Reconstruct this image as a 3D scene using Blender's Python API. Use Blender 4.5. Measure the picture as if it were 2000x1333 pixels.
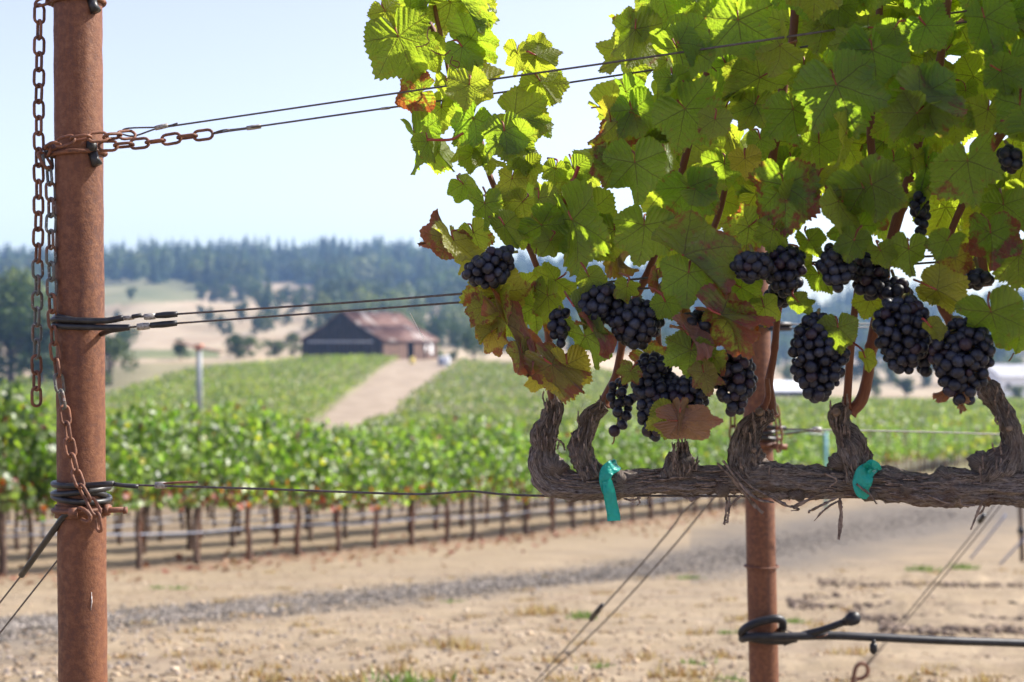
import bpy, math, random
import numpy as np
from mathutils import Vector, Matrix
R = math.radians
rnd = random.Random(7)
rng = np.random.default_rng(11)
for o in list(bpy.data.objects): bpy.data.objects.remove(o)
sc = bpy.context.scene
COL = sc.collection

# ------------------------------------------------------------------ camera, world, sun, exposure
EYE = 1.15
FPX = 50/36*2000            # focal length in pixels of the 2000 px wide photograph
cam_d = bpy.data.cameras.new('camera'); cam = bpy.data.objects.new('camera', cam_d); COL.objects.link(cam)
cam.location = (0, 0, EYE); cam.rotation_euler = (R(90), 0, 0)
cam_d.lens = 50; cam_d.sensor_width = 36; cam_d.clip_start = 0.05; cam_d.clip_end = 6000
cam_d.dof.use_dof = True; cam_d.dof.focus_distance = 1.60; cam_d.dof.aperture_fstop = 7.0
sc.camera = cam
SUN_AZ, SUN_EL = 71.0, 42.0          # azimuth clockwise from the view direction (+Y), elevation
w = bpy.data.worlds.new('World'); sc.world = w; w.use_nodes = True
wn = w.node_tree.nodes; wl = w.node_tree.links
bg = wn['Background']; sky = wn.new('ShaderNodeTexSky'); sky.sky_type = 'NISHITA'; sky.sun_disc = False
sky.sun_elevation = R(SUN_EL); sky.sun_rotation = R(SUN_AZ); sky.air_density = 1.0; sky.dust_density = 1.6; sky.ozone_density = 1.8
bg.inputs[1].default_value = 0.112
hsv = wn.new('ShaderNodeHueSaturation'); hsv.inputs['Hue'].default_value = .535; hsv.inputs['Saturation'].default_value = .74; hsv.inputs['Value'].default_value = 1.25
wl.new(sky.outputs[0], hsv.inputs['Color']); wl.new(hsv.outputs[0], bg.inputs[0])
sd = bpy.data.lights.new('sun', 'SUN'); sun = bpy.data.objects.new('sun', sd); COL.objects.link(sun)
sd.energy = 5.0; sd.angle = R(0.53); sd.color = (1.0, 0.95, 0.87)
sdir = Vector((math.sin(R(SUN_AZ))*math.cos(R(SUN_EL)), math.cos(R(SUN_AZ))*math.cos(R(SUN_EL)), math.sin(R(SUN_EL))))
sun.rotation_euler = sdir.to_track_quat('Z', 'Y').to_euler(); sun.location = (20, 10, 30)
sc.view_settings.view_transform = 'Standard'; sc.view_settings.look = 'None'
sc.view_settings.gamma = 1; sc.view_settings.use_curve_mapping = False
sc.view_settings.exposure = 0.98
sc.cycles.max_bounces = 8; sc.cycles.transparent_max_bounces = 8; sc.cycles.volume_bounces = 0
sc.cycles.transmission_bounces = 6

# ------------------------------------------------------------------ helpers
def P(px, py, d):
    """point seen at photograph pixel (px,py) at depth d metres"""
    return Vector(((px-1000)/FPX*d, d, EYE+(666.5-py)/FPX*d))
def link(o, parent=None):
    COL.objects.link(o)
    if parent is not None: o.parent = parent
    return o
def tag(o, label=None, cat=None, group=None, kind=None):
    if label: o['label'] = label
    if cat: o['category'] = cat
    if group: o['group'] = group
    if kind: o['kind'] = kind
    return o
def empty(name, loc=(0,0,0), rz=0):
    o = bpy.data.objects.new(name, None); o.location = loc; o.rotation_euler = (0,0,rz); o.empty_display_size = .1
    return link(o)
def npmesh(name, V, F, mat, smooth=True, attrs=None, uv=None):
    """F: (n,3) or (n,4) int array, or list of such arrays"""
    me = bpy.data.meshes.new(name)
    Fs = F if isinstance(F, list) else [F]
    Fs = [np.asarray(f, dtype=np.int32) for f in Fs if len(f)]
    V = np.asarray(V, dtype=np.float32)
    me.vertices.add(len(V)); me.vertices.foreach_set('co', V.ravel())
    nl = sum(f.size for f in Fs); nf = sum(len(f) for f in Fs)
    me.loops.add(nl); me.polygons.add(nf)
    me.loops.foreach_set('vertex_index', np.concatenate([f.ravel() for f in Fs]))
    tot = np.concatenate([np.full(len(f), f.shape[1], dtype=np.int32) for f in Fs])
    st = np.concatenate([[0], np.cumsum(tot)[:-1]]).astype(np.int32)
    me.polygons.foreach_set('loop_start', st); me.polygons.foreach_set('loop_total', tot)
    if smooth: me.polygons.foreach_set('use_smooth', np.ones(nf, dtype=bool))
    if uv is not None:
        ul = me.uv_layers.new(name='UVMap'); idx = np.concatenate([f.ravel() for f in Fs])
        ul.data.foreach_set('uv', np.asarray(uv, dtype=np.float32)[idx].ravel())
    me.update(calc_edges=True)
    if attrs:
        for k, v in attrs.items():
            v = np.asarray(v, dtype=np.float32)
            if v.ndim == 1: a = me.attributes.new(k, 'FLOAT', 'POINT'); a.data.foreach_set('value', v)
            else:
                a = me.attributes.new(k, 'FLOAT_COLOR', 'POINT')
                if v.shape[1] == 3: v = np.concatenate([v, np.ones((len(v),1), dtype=np.float32)], 1)
                a.data.foreach_set('color', v.ravel())
    if mat: me.materials.append(mat)
    return me
class MB:
    def __init__(s): s.V=[]; s.Q=[]; s.T=[]; s.U=[]; s.n=0
    def add(s, V, Q=None, T=None, U=None):
        V = np.asarray(V, dtype=float)
        if Q is not None and len(Q): s.Q.append(np.asarray(Q)+s.n)
        if T is not None and len(T): s.T.append(np.asarray(T)+s.n)
        s.V.append(V); s.U.append(np.asarray(U) if U is not None else V[:, :2]); s.n += len(V); return s
    def mesh(s, name, mat, smooth=True):
        F = []
        if s.Q: F.append(np.concatenate(s.Q))
        if s.T: F.append(np.concatenate(s.T))
        return npmesh(name, np.concatenate(s.V), F, mat, smooth, uv=np.concatenate(s.U))
    def build(s, name, mat, parent=None, smooth=True, origin=None):
        if origin is not None:
            s.V = [v-np.asarray(origin) for v in s.V]
        o = bpy.data.objects.new(name, s.mesh(name, mat, smooth))
        if origin is not None: o.location = origin
        return link(o, parent)
    def box(s, c, sz, M=None):
        x,y,z = [q/2 for q in sz]
        V = np.array([(a*x,b*y,e*z) for a in (-1,1) for b in (-1,1) for e in (-1,1)])
        if M is not None: V = V @ np.array(M).T
        V = V+np.array(c)
        # separate verts per face for flat shading
        Q = np.array([(0,1,3,2),(4,6,7,5),(0,4,5,1),(2,3,7,6),(0,2,6,4),(1,5,7,3)])
        VV = V[Q.ravel()]; s.add(VV, Q=np.arange(24).reshape(6,4)); return s
    def tube(s, pts, r, seg=8, closed=False, caps=True, noise=None):
        V,Q,T,U = tube_np(pts, r, seg, closed, caps, noise); s.add(V,Q,T,U); return s
def catmull(pts, n):
    p = np.asarray([list(q) for q in pts], dtype=float)
    if len(p) < 3 : 
        t = np.linspace(0,1,n)[:,None]; return p[0]*(1-t)+p[-1]*t
    p = np.vstack([2*p[0]-p[1], p, 2*p[-1]-p[-2]])
    out = []
    m = len(p)-3
    for k in range(n):
        u = k/(n-1)*m; i = min(int(u), m-1); t = u-i
        a,b,c,d = p[i:i+4]
        out.append(0.5*((2*b)+(-a+c)*t+(2*a-5*b+4*c-d)*t*t+(-a+3*b-3*c+d)*t**3))
    return np.array(out)
def frames(pts, closed=False):
    n = len(pts)
    tan = np.gradient(pts, axis=0) if not closed else (np.roll(pts,-1,0)-np.roll(pts,1,0))
    tan /= np.linalg.norm(tan, axis=1)[:,None]+1e-12
    ref = np.array([0,0,1.0]) if abs(tan[0][2]) < .9 else np.array([1.0,0,0])
    N = np.zeros_like(pts); u = np.cross(ref, tan[0]); u /= np.linalg.norm(u); N[0] = u
    for i in range(1,n):
        u = N[i-1]-tan[i]*np.dot(N[i-1],tan[i]); N[i] = u/(np.linalg.norm(u)+1e-12)
    return tan, N, np.cross(tan, N)
def tube_np(pts, r, seg=8, closed=False, caps=True, noise=None):
    pts = np.asarray([list(q) for q in pts], dtype=float); n = len(pts)
    r = np.full(n, r) if np.isscalar(r) else np.interp(np.linspace(0,1,n), np.linspace(0,1,len(r)), r)
    tan, N, B = frames(pts, closed)
    a = np.linspace(0, 2*np.pi, seg, endpoint=False)
    L = np.concatenate([[0], np.cumsum(np.linalg.norm(np.diff(pts,axis=0),axis=1))])
    rr = r[:,None]*np.ones((1,seg))
    if noise is not None: rr = rr+noise(L[:,None]*np.ones((1,seg)), a[None,:]*np.ones((n,1)), rr)
    V = pts[:,None,:]+rr[:,:,None]*(np.cos(a)[None,:,None]*N[:,None,:]+np.sin(a)[None,:,None]*B[:,None,:])
    U = np.stack([L[:,None]*np.ones((1,seg)), (a/(2*np.pi))[None,:]*np.ones((n,1))], -1)
    idx = np.arange(n*seg).reshape(n,seg)
    m = n if closed else n-1
    i0 = idx[:m]; i1 = idx[(np.arange(m)+1)%n]
    Q = np.stack([i0, np.roll(i0,-1,1), np.roll(i1,-1,1), i1], -1).reshape(-1,4)
    V = V.reshape(-1,3); U = U.reshape(-1,2); T = []
    if caps and not closed:
        V = np.vstack([V, pts[0], pts[-1]]); U = np.vstack([U, U[0], U[-1]]); c0, c1 = n*seg, n*seg+1
        for k in range(seg):
            T.append((c0, (k+1)%seg, k)); T.append((c1, (n-1)*seg+k, (n-1)*seg+(k+1)%seg))
    return V, Q, np.array(T) if T else None, U
def hsh(i, j, k=0):
    h = (i.astype(np.int64)*374761393 + j.astype(np.int64)*668265263 + int(k)*2147483647) & 0xffffffff
    h = ((h ^ (h >> 13))*1274126177) & 0xffffffff
    return ((h ^ (h >> 16)) & 0xffff)/65535.0
def vn(x, y, k=0, py=None):
    """value noise 2D in [-1,1]; py = integer period in y"""
    x = np.asarray(x, dtype=float); y = np.asarray(y, dtype=float)
    xi = np.floor(x); yi = np.floor(y); fx = x-xi; fy = y-yi
    fx = fx*fx*(3-2*fx); fy = fy*fy*(3-2*fy)
    y0, y1 = (yi, yi+1) if py is None else (np.mod(yi,py), np.mod(yi+1,py))
    a=hsh(xi,y0,k); b=hsh(xi+1,y0,k); c=hsh(xi,y1,k); d=hsh(xi+1,y1,k)
    return ((a*(1-fx)+b*fx)*(1-fy)+(c*(1-fx)+d*fx)*fy)*2-1
def fbm(x, y, o=4, k=0):
    s = 0; a = 1.0
    for i in range(o): s = s+a*vn(x*2**i, y*2**i, k+i*17); a *= .5
    return s/1.9

# ------------------------------------------------------------------ materials
class NT:
    def __init__(s, name):
        s.m = bpy.data.materials.new(name); s.m.use_nodes = True; s.t = s.m.node_tree; s.N = s.t.nodes; s.N.clear()
        s.out = s.N.new('ShaderNodeOutputMaterial')
    def n(s, typ, **kw):
        x = s.N.new(typ)
        for k,v in kw.items(): setattr(x,k,v)
        return x
    def put(s, sock, v):
        if v is None: return
        if isinstance(v, bpy.types.NodeSocket): s.t.links.new(v, sock)
        else:
            if hasattr(sock.default_value, '__len__') and len(sock.default_value)==4 and len(v)==3: v = (*v,1)
            sock.default_value = v
    def math(s, op, a, b=None, c=None, clamp=False):
        x = s.n('ShaderNodeMath', operation=op, use_clamp=clamp); s.put(x.inputs[0],a); s.put(x.inputs[1],b); s.put(x.inputs[2],c); return x.outputs[0]
    def mix(s, f, a, b, mode='MIX'):
        x = s.n('ShaderNodeMixRGB', blend_type=mode); s.put(x.inputs[0],f); s.put(x.inputs[1],a); s.put(x.inputs[2],b); return x.outputs[0]
    def ss(s, v, lo, hi, a=0.0, b=1.0):
        x = s.n('ShaderNodeMapRange', interpolation_type='SMOOTHSTEP'); s.put(x.inputs[0],v); s.put(x.inputs[1],lo); s.put(x.inputs[2],hi); s.put(x.inputs[3],a); s.put(x.inputs[4],b); return x.outputs[0]
    def noise(s, vec, scale, detail=4, rough=.6, col=False, dist=0):
        x = s.n('ShaderNodeTexNoise'); s.put(x.inputs['Vector'],vec); x.inputs['Scale'].default_value=scale; x.inputs['Detail'].default_value=detail
        x.inputs['Roughness'].default_value=rough; x.inputs['Distortion'].default_value=dist; return x.outputs[1 if col else 0]
    def mapping(s, vec, scale=(1,1,1), loc=None):
        x = s.n('ShaderNodeMapping'); s.put(x.inputs[0],vec); x.inputs['Scale'].default_value=scale
        if loc is not None: s.put(x.inputs['Location'], loc)
        return x.outputs[0]
    def bump(s, h, strength=.3, dist=.01, nrm=None):
        x = s.n('ShaderNodeBump'); s.put(x.inputs['Height'],h); x.inputs['Strength'].default_value=strength; x.inputs['Distance'].default_value=dist; s.put(x.inputs['Normal'],nrm); return x.outputs[0]
    def coord(s, w='Object'): return s.n('ShaderNodeTexCoord').outputs[w]
    def pos(s): return s.n('ShaderNodeNewGeometry').outputs['Position']
    def bsdf(s, color, rough=.6, spec=.3, normal=None, metal=0):
        x = s.n('ShaderNodeBsdfPrincipled'); s.put(x.inputs['Base Color'],color); s.put(x.inputs['Roughness'],rough); s.put(x.inputs['Specular IOR Level'],spec)
        s.put(x.inputs['Metallic'],metal); s.put(x.inputs['Normal'],normal); return x.outputs[0]
    def done(s, sh): s.t.links.new(sh, s.out.inputs[0]); return s.m
M = {}
def simple(name, c1, c2, scale=8, rough=.7, spec=.25, bump=.2, bd=.003, detail=5, metal=0, obj=True):
    t = NT(name); v = t.coord('Object') if obj else t.pos()
    nz = t.noise(v, scale, detail)
    M[name] = t.done(t.bsdf(t.mix(t.ss(nz,.35,.65), c1, c2), rough, spec, t.bump(nz, bump, bd), metal)); return M[name]
# rusty pipe
t = NT('rust'); v = t.pos()
big = t.noise(t.mapping(v,(1,1,.35)), 9, 4); mid = t.noise(v, 130, 6, .7); fine = t.noise(v, 420, 3, .7)
c = t.mix(t.ss(big,.35,.65), (.150,.057,.028), (.110,.044,.028))
c = t.mix(t.ss(mid,.42,.68), c, (.20,.085,.043)); c = t.mix(t.ss(t.noise(t.mapping(v,(60,60,2.2)),1,5,.7),.56,.68,0,.45), c, (.085,.040,.030)); c = t.mix(t.math('MULTIPLY',t.ss(mid,.5,.36),.35), c, (.085,.045,.04))
c = t.mix(t.math('MULTIPLY',t.ss(fine,.62,.72),.25), c, (.34,.19,.13))
h = t.math('ADD', t.math('MULTIPLY',mid,.5), t.math('MULTIPLY',fine,.5))
M['rust'] = t.done(t.bsdf(c, t.ss(mid,.3,.7,.66,.52), .28, t.bump(h,.55,.0022)))
# chain rust / galvanised mix
t = NT('chain_rust'); v = t.pos(); nz = t.noise(v, 45, 4); fz = t.noise(v, 300, 3)
c = t.mix(t.ss(nz,.4,.6), (.12,.048,.026), (.21,.085,.045)); c = t.mix(t.ss(fz,.55,.7,0,.6), c, (.05,.03,.03))
M['chain_rust'] = t.done(t.bsdf(c, .62, .4, t.bump(fz,.5,.0012)))
t = NT('chain_grey'); v = t.pos(); nz = t.noise(v, 40, 4); fz = t.noise(v, 300, 3)
c = t.mix(t.ss(nz,.48,.62), (.10,.098,.085), (.14,.06,.032)); c = t.mix(t.ss(fz,.6,.68,0,.8), c, (.5,.49,.46))
M['chain_grey'] = t.done(t.bsdf(c, .5, .5, t.bump(fz,.5,.0012)))
simple('wire_steel', (.10,.085,.08), (.06,.04,.035), 200, .5, .5, .3, .0005)
simple('crimp_metal', (.38,.36,.33), (.16,.14,.12), 300, .38, .6, .4, .0006)
simple('black_hose', (.012,.012,.014), (.03,.028,.028), 90, .42, .45, .25, .0008)
simple('poly_hose', (.010,.010,.013), (.022,.022,.026), 60, .45, .35, .2, .001)
# old vine bark: UV = (length metres, angle 0..1)
t = NT('bark'); uv = t.coord('UV')
st = t.noise(t.mapping(uv,(16,22,1)), 1.0*3, 6, .7, dist=1.2); st2 = t.noise(t.mapping(uv,(70,60,1)), 3, 4, .7, dist=.6); pn = t.noise(t.pos(), 35, 4)
c = t.mix(t.ss(st,.36,.62), (.035,.023,.018), (.30,.235,.20)); c = t.mix(t.ss(st2,.42,.7,0,.75), c, (.50,.45,.41))
c = t.mix(t.ss(pn,.5,.68,0,.5), c, (.15,.08,.06))
h = t.math('ADD', st, t.math('MULTIPLY', st2, .5))
M['bark'] = t.done(t.bsdf(c, .88, .15, t.bump(h,.9,.006)))
# loose bark strips
simple('bark_strip', (.27,.21,.18), (.10,.075,.065), 130, .85, .15, .6, .001)
t = NT('cane'); uv = t.coord('UV'); st = t.noise(t.mapping(uv,(30,40,1)), 2, 4); pn = t.noise(t.pos(), 28, 3)
c = t.mix(t.ss(st,.35,.65), (.125,.040,.022), (.22,.082,.038)); c = t.mix(t.ss(pn,.5,.7,0,.6), c, (.26,.13,.065))
M['cane'] = t.done(t.bsdf(c, .55, .35, t.bump(st,.35,.0015)))
simple('petiole', (.30,.035,.03), (.24,.10,.04), 60, .5, .4, .1, .001)
simple('green_stem', (.16,.18,.05), (.20,.10,.04), 80, .6, .3, .1, .001)
# grapes: blue-black skin under a dusty bloom
t = NT('grape'); v = t.coord('Object'); oi = t.n('ShaderNodeObjectInfo')
nz = t.noise(t.mapping(v,(1,1,1),t.n('ShaderNodeCombineXYZ').outputs[0]), 130, 4, .65); n2 = t.noise(t.pos(), 70, 3)
c = t.mix(t.ss(nz,.35,.68), (.005,.005,.011), (.016,.019,.036)); bl_=t.noise(t.pos(),55,5,.7); c = t.mix(t.math('MULTIPLY',t.ss(bl_,.5,.62),t.ss(oi.outputs['Random'],.1,.9,.15,.8)), c, (.036,.043,.072)); c = t.mix(t.ss(oi.outputs['Random'],.85,.95,0,.6), c, (.030,.010,.018))
M['grape'] = t.done(t.bsdf(c, t.ss(nz,.3,.7,.36,.62), .42, t.bump(n2,.06,.001)))

def leaf_material(name, far=False):
    t = NT(name); uv = t.coord('UV'); sp = t.n('ShaderNodeSeparateXYZ'); t.put(sp.inputs[0], uv)
    x, y = sp.outputs[0], sp.outputs[1]; oi = t.n('ShaderNodeObjectInfo'); geo = t.n('ShaderNodeNewGeometry')
    rv = oi.outputs['Random']; oc = t.n('ShaderNodeSeparateColor'); t.put(oc.inputs[0], oi.outputs['Color'])
    redA, yelA, dryA = oc.outputs[0], oc.outputs[1], oc.outputs[2]
    sv0 = t.n('ShaderNodeCombineXYZ'); t.put(sv0.inputs[0], t.math('MULTIPLY',rv,53)); t.put(sv0.inputs[1], t.math('MULTIPLY',rv,17)); uv0_ = t.n('ShaderNodeVectorMath', operation='ADD'); t.put(uv0_.inputs[0],uv); t.put(uv0_.inputs[1],sv0.outputs[0]); uvs0 = uv0_.outputs[0]
    wob = t.math('MULTIPLY', t.math('SUBTRACT', t.noise(uvs0, 4, 3), .5), .16)
    ax = t.math('ABSOLUTE', x); th = t.math('ARCTAN2', ax, y); th = t.math('ADD', th, wob)
    i = t.math('MINIMUM', t.math('ROUND', t.math('DIVIDE', th, .9076)), 2.0)
    phi = t.math('SUBTRACT', th, t.math('MULTIPLY', i, .9076))
    r = t.math('SQRT', t.math('ADD', t.math('MULTIPLY',x,x), t.math('MULTIPLY',y,y)))
    a = t.math('MULTIPLY', r, t.math('COSINE', phi)); b = t.math('ABSOLUTE', t.math('MULTIPLY', r, t.math('SINE', phi)))
    wmain = t.math('MULTIPLY_ADD', a, -.015, .021)
    main = t.math('SUBTRACT', 1.0, t.ss(b, t.math('MULTIPLY',wmain,.35), wmain))
    q = t.math('DIVIDE', t.math('MULTIPLY_ADD', b, -.8, a), .155)
    q = t.math('ADD', t.math('ADD', q, t.math('MULTIPLY', i, .4)), t.math('MULTIPLY', t.math('SUBTRACT', t.noise(uvs0, 4.5, 2), .5), .9))
    fq = t.math('MULTIPLY', t.math('ABSOLUTE', t.math('SUBTRACT', t.math('FRACT', q), .5)), .155)
    sec = t.math('SUBTRACT', 1.0, t.ss(fq, .003, .010))
    vor = t.n('ShaderNodeTexVoronoi', feature='DISTANCE_TO_EDGE'); t.put(vor.inputs['Vector'], uv); vor.inputs['Scale'].default_value = 17
    ter = t.math('SUBTRACT', 1.0, t.ss(vor.outputs['Distance'], .01, .09))
    vein = t.math('MAXIMUM', t.math('MAXIMUM', main, t.math('MULTIPLY',sec,.62)), t.math('MULTIPLY',ter,.22))
    seedv = t.n('ShaderNodeCombineXYZ'); t.put(seedv.inputs[0], t.math('MULTIPLY',rv,37)); t.put(seedv.inputs[1], t.math('MULTIPLY',rv,91))
    uvs = t.n('ShaderNodeVectorMath', operation='ADD'); t.put(uvs.inputs[0],uv); t.put(uvs.inputs[1],seedv.outputs[0]); uvs = uvs.outputs[0]
    n1 = t.noise(uvs, 2.2, 3, .55); n2 = t.noise(uvs, 7, 4, .65); n3 = t.noise(uvs, 26, 3, .6)
    blotch = t.math('ADD', t.math('MULTIPLY', n1, .62), t.math('MULTIPLY', n2, .38))
    blotch = t.math('ADD', blotch, t.math('MULTIPLY', t.math('SUBTRACT', r, .55), .22))
    redth = t.math('MULTIPLY_ADD', redA, -.35, .775)
    red = t.math('MULTIPLY', t.ss(t.math('MULTIPLY_ADD', n3, .12, blotch), t.math('ADD', redth, .04), t.math('ADD', redth, .16)), t.math('SUBTRACT', .95, t.math('MULTIPLY', vein, .35)))
    spots = t.math('MULTIPLY', t.ss(n2, .66, .70), t.ss(rv,.3,.7)); red = t.math('MAXIMUM', red, t.math('MULTIPLY',spots,.8))
    edge = t.ss(t.math('ADD', n2, t.math('MULTIPLY', r,.25)), .70, .84)
    # reflectance
    up = t.mix(n2, (.035,.075,.014), (.065,.110,.022)); un = t.mix(n2, (.034,.068,.018), (.062,.100,.032))
    ref = t.mix(geo.outputs['Backfacing'], up, un)
    ref = t.mix(t.ss(n1,.3,.7,0,.35), ref, t.mix(.5, ref, (.13,.17,.03)))
    ref = t.mix(t.math('FRACT', t.math('MULTIPLY', rv, 7.31)), t.mix(.45, ref, (.020,.050,.012)), t.mix(.25, ref, (.14,.19,.07)))
    ref = t.mix(t.math('MULTIPLY',yelA,.75), ref, (.36,.33,.05)); 
    redc = t.mix(n3, (.095,.020,.028), (.21,.065,.060)); ref = t.mix(red, ref, redc)
    dryc = t.mix(n2, (.15,.060,.040), (.36,.20,.15)); ref = t.mix(dryA, ref, dryc)
    ref = t.mix(t.math('MULTIPLY',vein,.5), ref, t.mix(.5, ref, (.20,.11,.06)))
    # transmittance
    hue = t.mix(rv, (.44,.72,.030), (.62,.80,.045)); hue = t.mix(t.ss(n1,.3,.7,0,.4), hue, (.27,.50,.02))
    tr = t.mix(yelA, hue, (.82,.66,.05)); tr = t.mix(red, tr, (.42,.05,.02)); tr = t.mix(t.math('MULTIPLY',edge,.35), tr, (.75,.45,.05)); tr = t.mix(dryA, tr, (.55,.20,.06))
    tr = t.mix(t.math('MULTIPLY',vein,.72), tr, (.13,.11,.012))
    quilt = t.math('SUBTRACT', t.math('MULTIPLY', t.ss(fq,.0,.06), .6), t.math('MULTIPLY', main, .8))
    hh = t.math('ADD', quilt, t.math('MULTIPLY', t.ss(vor.outputs['Distance'],.0,.35), .45))
    bmp = t.bump(hh, .55, .0016)
    pr = t.bsdf(ref, t.mix(geo.outputs['Backfacing'], (.40,.40,.40), (.6,.6,.6)), .5, bmp)
    tl = t.n('ShaderNodeBsdfTranslucent'); t.put(tl.inputs[0], tr); t.put(tl.inputs[1], bmp)
    mx = t.n('ShaderNodeMixShader'); t.put(mx.inputs[0], t.mix(dryA,(.54,.54,.54),(.35,.35,.35))); t.put(mx.inputs[1], pr); t.put(mx.inputs[2], tl.outputs[0])
    return t.done(mx.outputs[0])
M['leaf'] = leaf_material('leaf')
# distant foliage: colour attribute "tint" on the leaves
def foliage(name, trans=.35, rough=.45, spec=.4, tk=(1.5,1.9,.6)):
    t = NT(name); at = t.n('ShaderNodeAttribute', attribute_name='tint'); c = at.outputs['Color']
    oi = t.n('ShaderNodeObjectInfo'); vv_ = t.math('MULTIPLY_ADD', oi.outputs['Random'], .45, .76); cx = t.n('ShaderNodeCombineXYZ'); [t.put(cx.inputs[k_], vv_) for k_ in range(3)]; c = t.mix(1.0, c, cx.outputs[0], 'MULTIPLY')
    tl = t.n('ShaderNodeBsdfTranslucent'); t.put(tl.inputs[0], t.mix(1.0, c, tk, 'MULTIPLY'))
    mx = t.n('ShaderNodeMixShader'); mx.inputs[0].default_value = trans
    t.put(mx.inputs[1], t.bsdf(c, rough, spec)); t.put(mx.inputs[2], tl.outputs[0]); M[name] = t.done(mx.outputs[0])
foliage('vine_foliage', .45, .42, .85, (2.4,2.9,.8)); foliage('tree_foliage', .2, .6, .2)
foliage('grass_blade', .3, .6, .2, (1.3,1.3,.8))
simple('vine_trunk', (.065,.042,.034), (.13,.09,.07), 30, .9, .1, .5, .01)
simple('tree_trunk', (.10,.075,.06), (.16,.12,.10), 3, .9, .1, .5, .05)
simple('drip_pale', (.16,.18,.24), (.24,.26,.33), 20, .35, .5, .1, .001)

# ------------------------------------------------------------------ terrain
DN = [0.01,5,8,12,17,26,40,71,100]; YN = [None,1333,1225,1157,1112,1050,990,912,858]
HN = [1.18]+[(y-666.5)/FPX*d for y,d in zip(YN[1:],DN[1:])]; HN[1] = 1.2
DF = [100,140,200,260,330,450,700,1000,1250,1600]
COLS = {-1500:[858,822,790,770,755,735,690,630,590,590], -300:[858,820,780,750,725,700,620,575,552,560], 100:[858,818,778,745,718,690,605,562,540,560],
        300:[858,816,756,706,690,664,592,556,536,560], 680:[858,824,757,700,692,672,605,556,528,560], 850:[858,828,762,706,696,680,620,560,530,560],
        1050:[858,830,768,714,702,692,650,590,560,580], 1500:[858,834,800,782,768,752,715,650,600,600], 2000:[858,836,802,784,770,756,725,660,605,600], 4500:[858,838,806,788,776,760,735,680,640,640]}
CK = sorted(COLS); CH = np.array([[(y-666.5)/FPX*d for y,d in zip(COLS[k],DF)] for k in CK])
# sample in log distance
LD = np.log(np.array(DF)); 
def ground_z(x, y, detail=True):
    x = np.asarray(x, dtype=float); y = np.asarray(y, dtype=float)
    d = np.clip(y, .5, 1600)
    hn = np.interp(d, DN, HN)
    px = np.clip(1000+FPX*x/np.maximum(d,1), CK[0], CK[-1])
    hf = np.zeros_like(d); wsum = np.zeros_like(d)
    ld = np.log(np.maximum(d,100))
    for i in range(len(CK)-1):
        m = (px >= CK[i]) & (px <= CK[i+1]) & (wsum == 0)
        if not np.any(m): continue
        tt = (px-CK[i])/(CK[i+1]-CK[i]); tt = tt*tt*(3-2*tt)
        v = np.interp(ld, LD, CH[i])*(1-tt)+np.interp(ld, LD, CH[i+1])*tt
        hf = np.where(m, v, hf); wsum = np.where(m, 1, wsum)
    h = np.where(d > 100, hf, hn)
    z = EYE-h
    if detail:
        near = np.clip(1-d/30, 0, 1)
        z = z+near*(.028*fbm(x*1.3,y*1.3,3,5)+.020*fbm(x*6,y*6,4,9))
        z = z+np.clip((d-20)/200,0,1)*.5*fbm(x*.04,y*.04,3,2)+np.clip((d-300)/300,0,1)*9*fbm(x*.008,y*.008,3,8)
    return z
def gz(x, y): return float(ground_z(np.array([x]), np.array([y]))[0])
def G(px, d):     # point on the ground at depth d under photograph column px
    x = (px-1000)/FPX*d; return Vector((x, d, gz(x,d)))
def seg_dist(x, y, pl):
    best = np.full(x.shape, 1e9)
    for (x0,y0),(x1,y1) in zip(pl[:-1], pl[1:]):
        dx,dy = x1-x0, y1-y0; tt = np.clip(((x-x0)*dx+(y-y0)*dy)/(dx*dx+dy*dy),0,1)
        best = np.minimum(best, np.hypot(x-x0-tt*dx, y-y0-tt*dy))
    return best
# the gravel track runs across the headland in front of the rows
def inv(px, py):  # depth on near ground at pixel
    dd = np.linspace(4.5,99,4000); yy = 666.5+FPX*np.interp(dd,DN,HN)/dd; d = float(dd[np.argmin(abs(yy-py))]); return ((px-1000)/FPX*d, d)
TRACK = [inv(-300,1290), inv(0,1222), inv(300,1205), inv(600,1178), inv(1000,1137), inv(1300,1105), inv(1600,1050), inv(1850,1000), inv(2100,965)]
def road_edges(d):  # far farm track between the hillside blocks: px of left/right edges by depth
    return np.interp(d,[60,130,200,258],[470,615,712,783]), np.interp(d,[60,130,200,258],[640,752,835,905])
th_f = np.linspace(-26, 26, 430); th_s = np.linspace(26, 334, 110)[1:-1]
th = np.radians(np.concatenate([th_f, th_s])); rr_ = np.concatenate([[0.0], np.exp(np.linspace(np.log(.6), np.log(1500), 420))])
TH, RR = np.meshgrid(th, rr_); gx = RR*np.sin(TH); gy = RR*np.cos(TH)
gzz = ground_z(gx, gy)
# furrows of turned soil on the right
pxx = 1000+FPX*gx/np.maximum(gy,.5)
for (dd0, x0, x1, amp) in ((10.3,1540,2300,.09),(8.9,1650,2400,.13),(7.9,1700,2400,.09),(13.5,1600,2300,.10),(6.3,1500,2400,.05),(5.5,1400,2400,.05)):
    wgt = np.exp(-((gy-dd0-.15*fbm(gx*1.1,gx*0+dd0,2,3))/.16)**2)*np.clip((pxx-x0)/120,0,1)*(gy>3)
    gzz = gzz+amp*wgt*(.6+.8*np.abs(fbm(gx*5,gy*5,3,12)))
tr = seg_dist(gx,gy,TRACK); wid = np.clip(.40+.040*gy, .5, 3)*np.where(pxx>1350,1.9,1)
gzz = gzz-(.035*np.exp(-((tr-.45)/.16)**2))*(gy<40)*(gy>3)
gravel = np.clip(1.25-tr/wid+.35*fbm(gx*2,gy*2,3,31),0,1)*(gy<60)*(gy>2)
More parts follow.
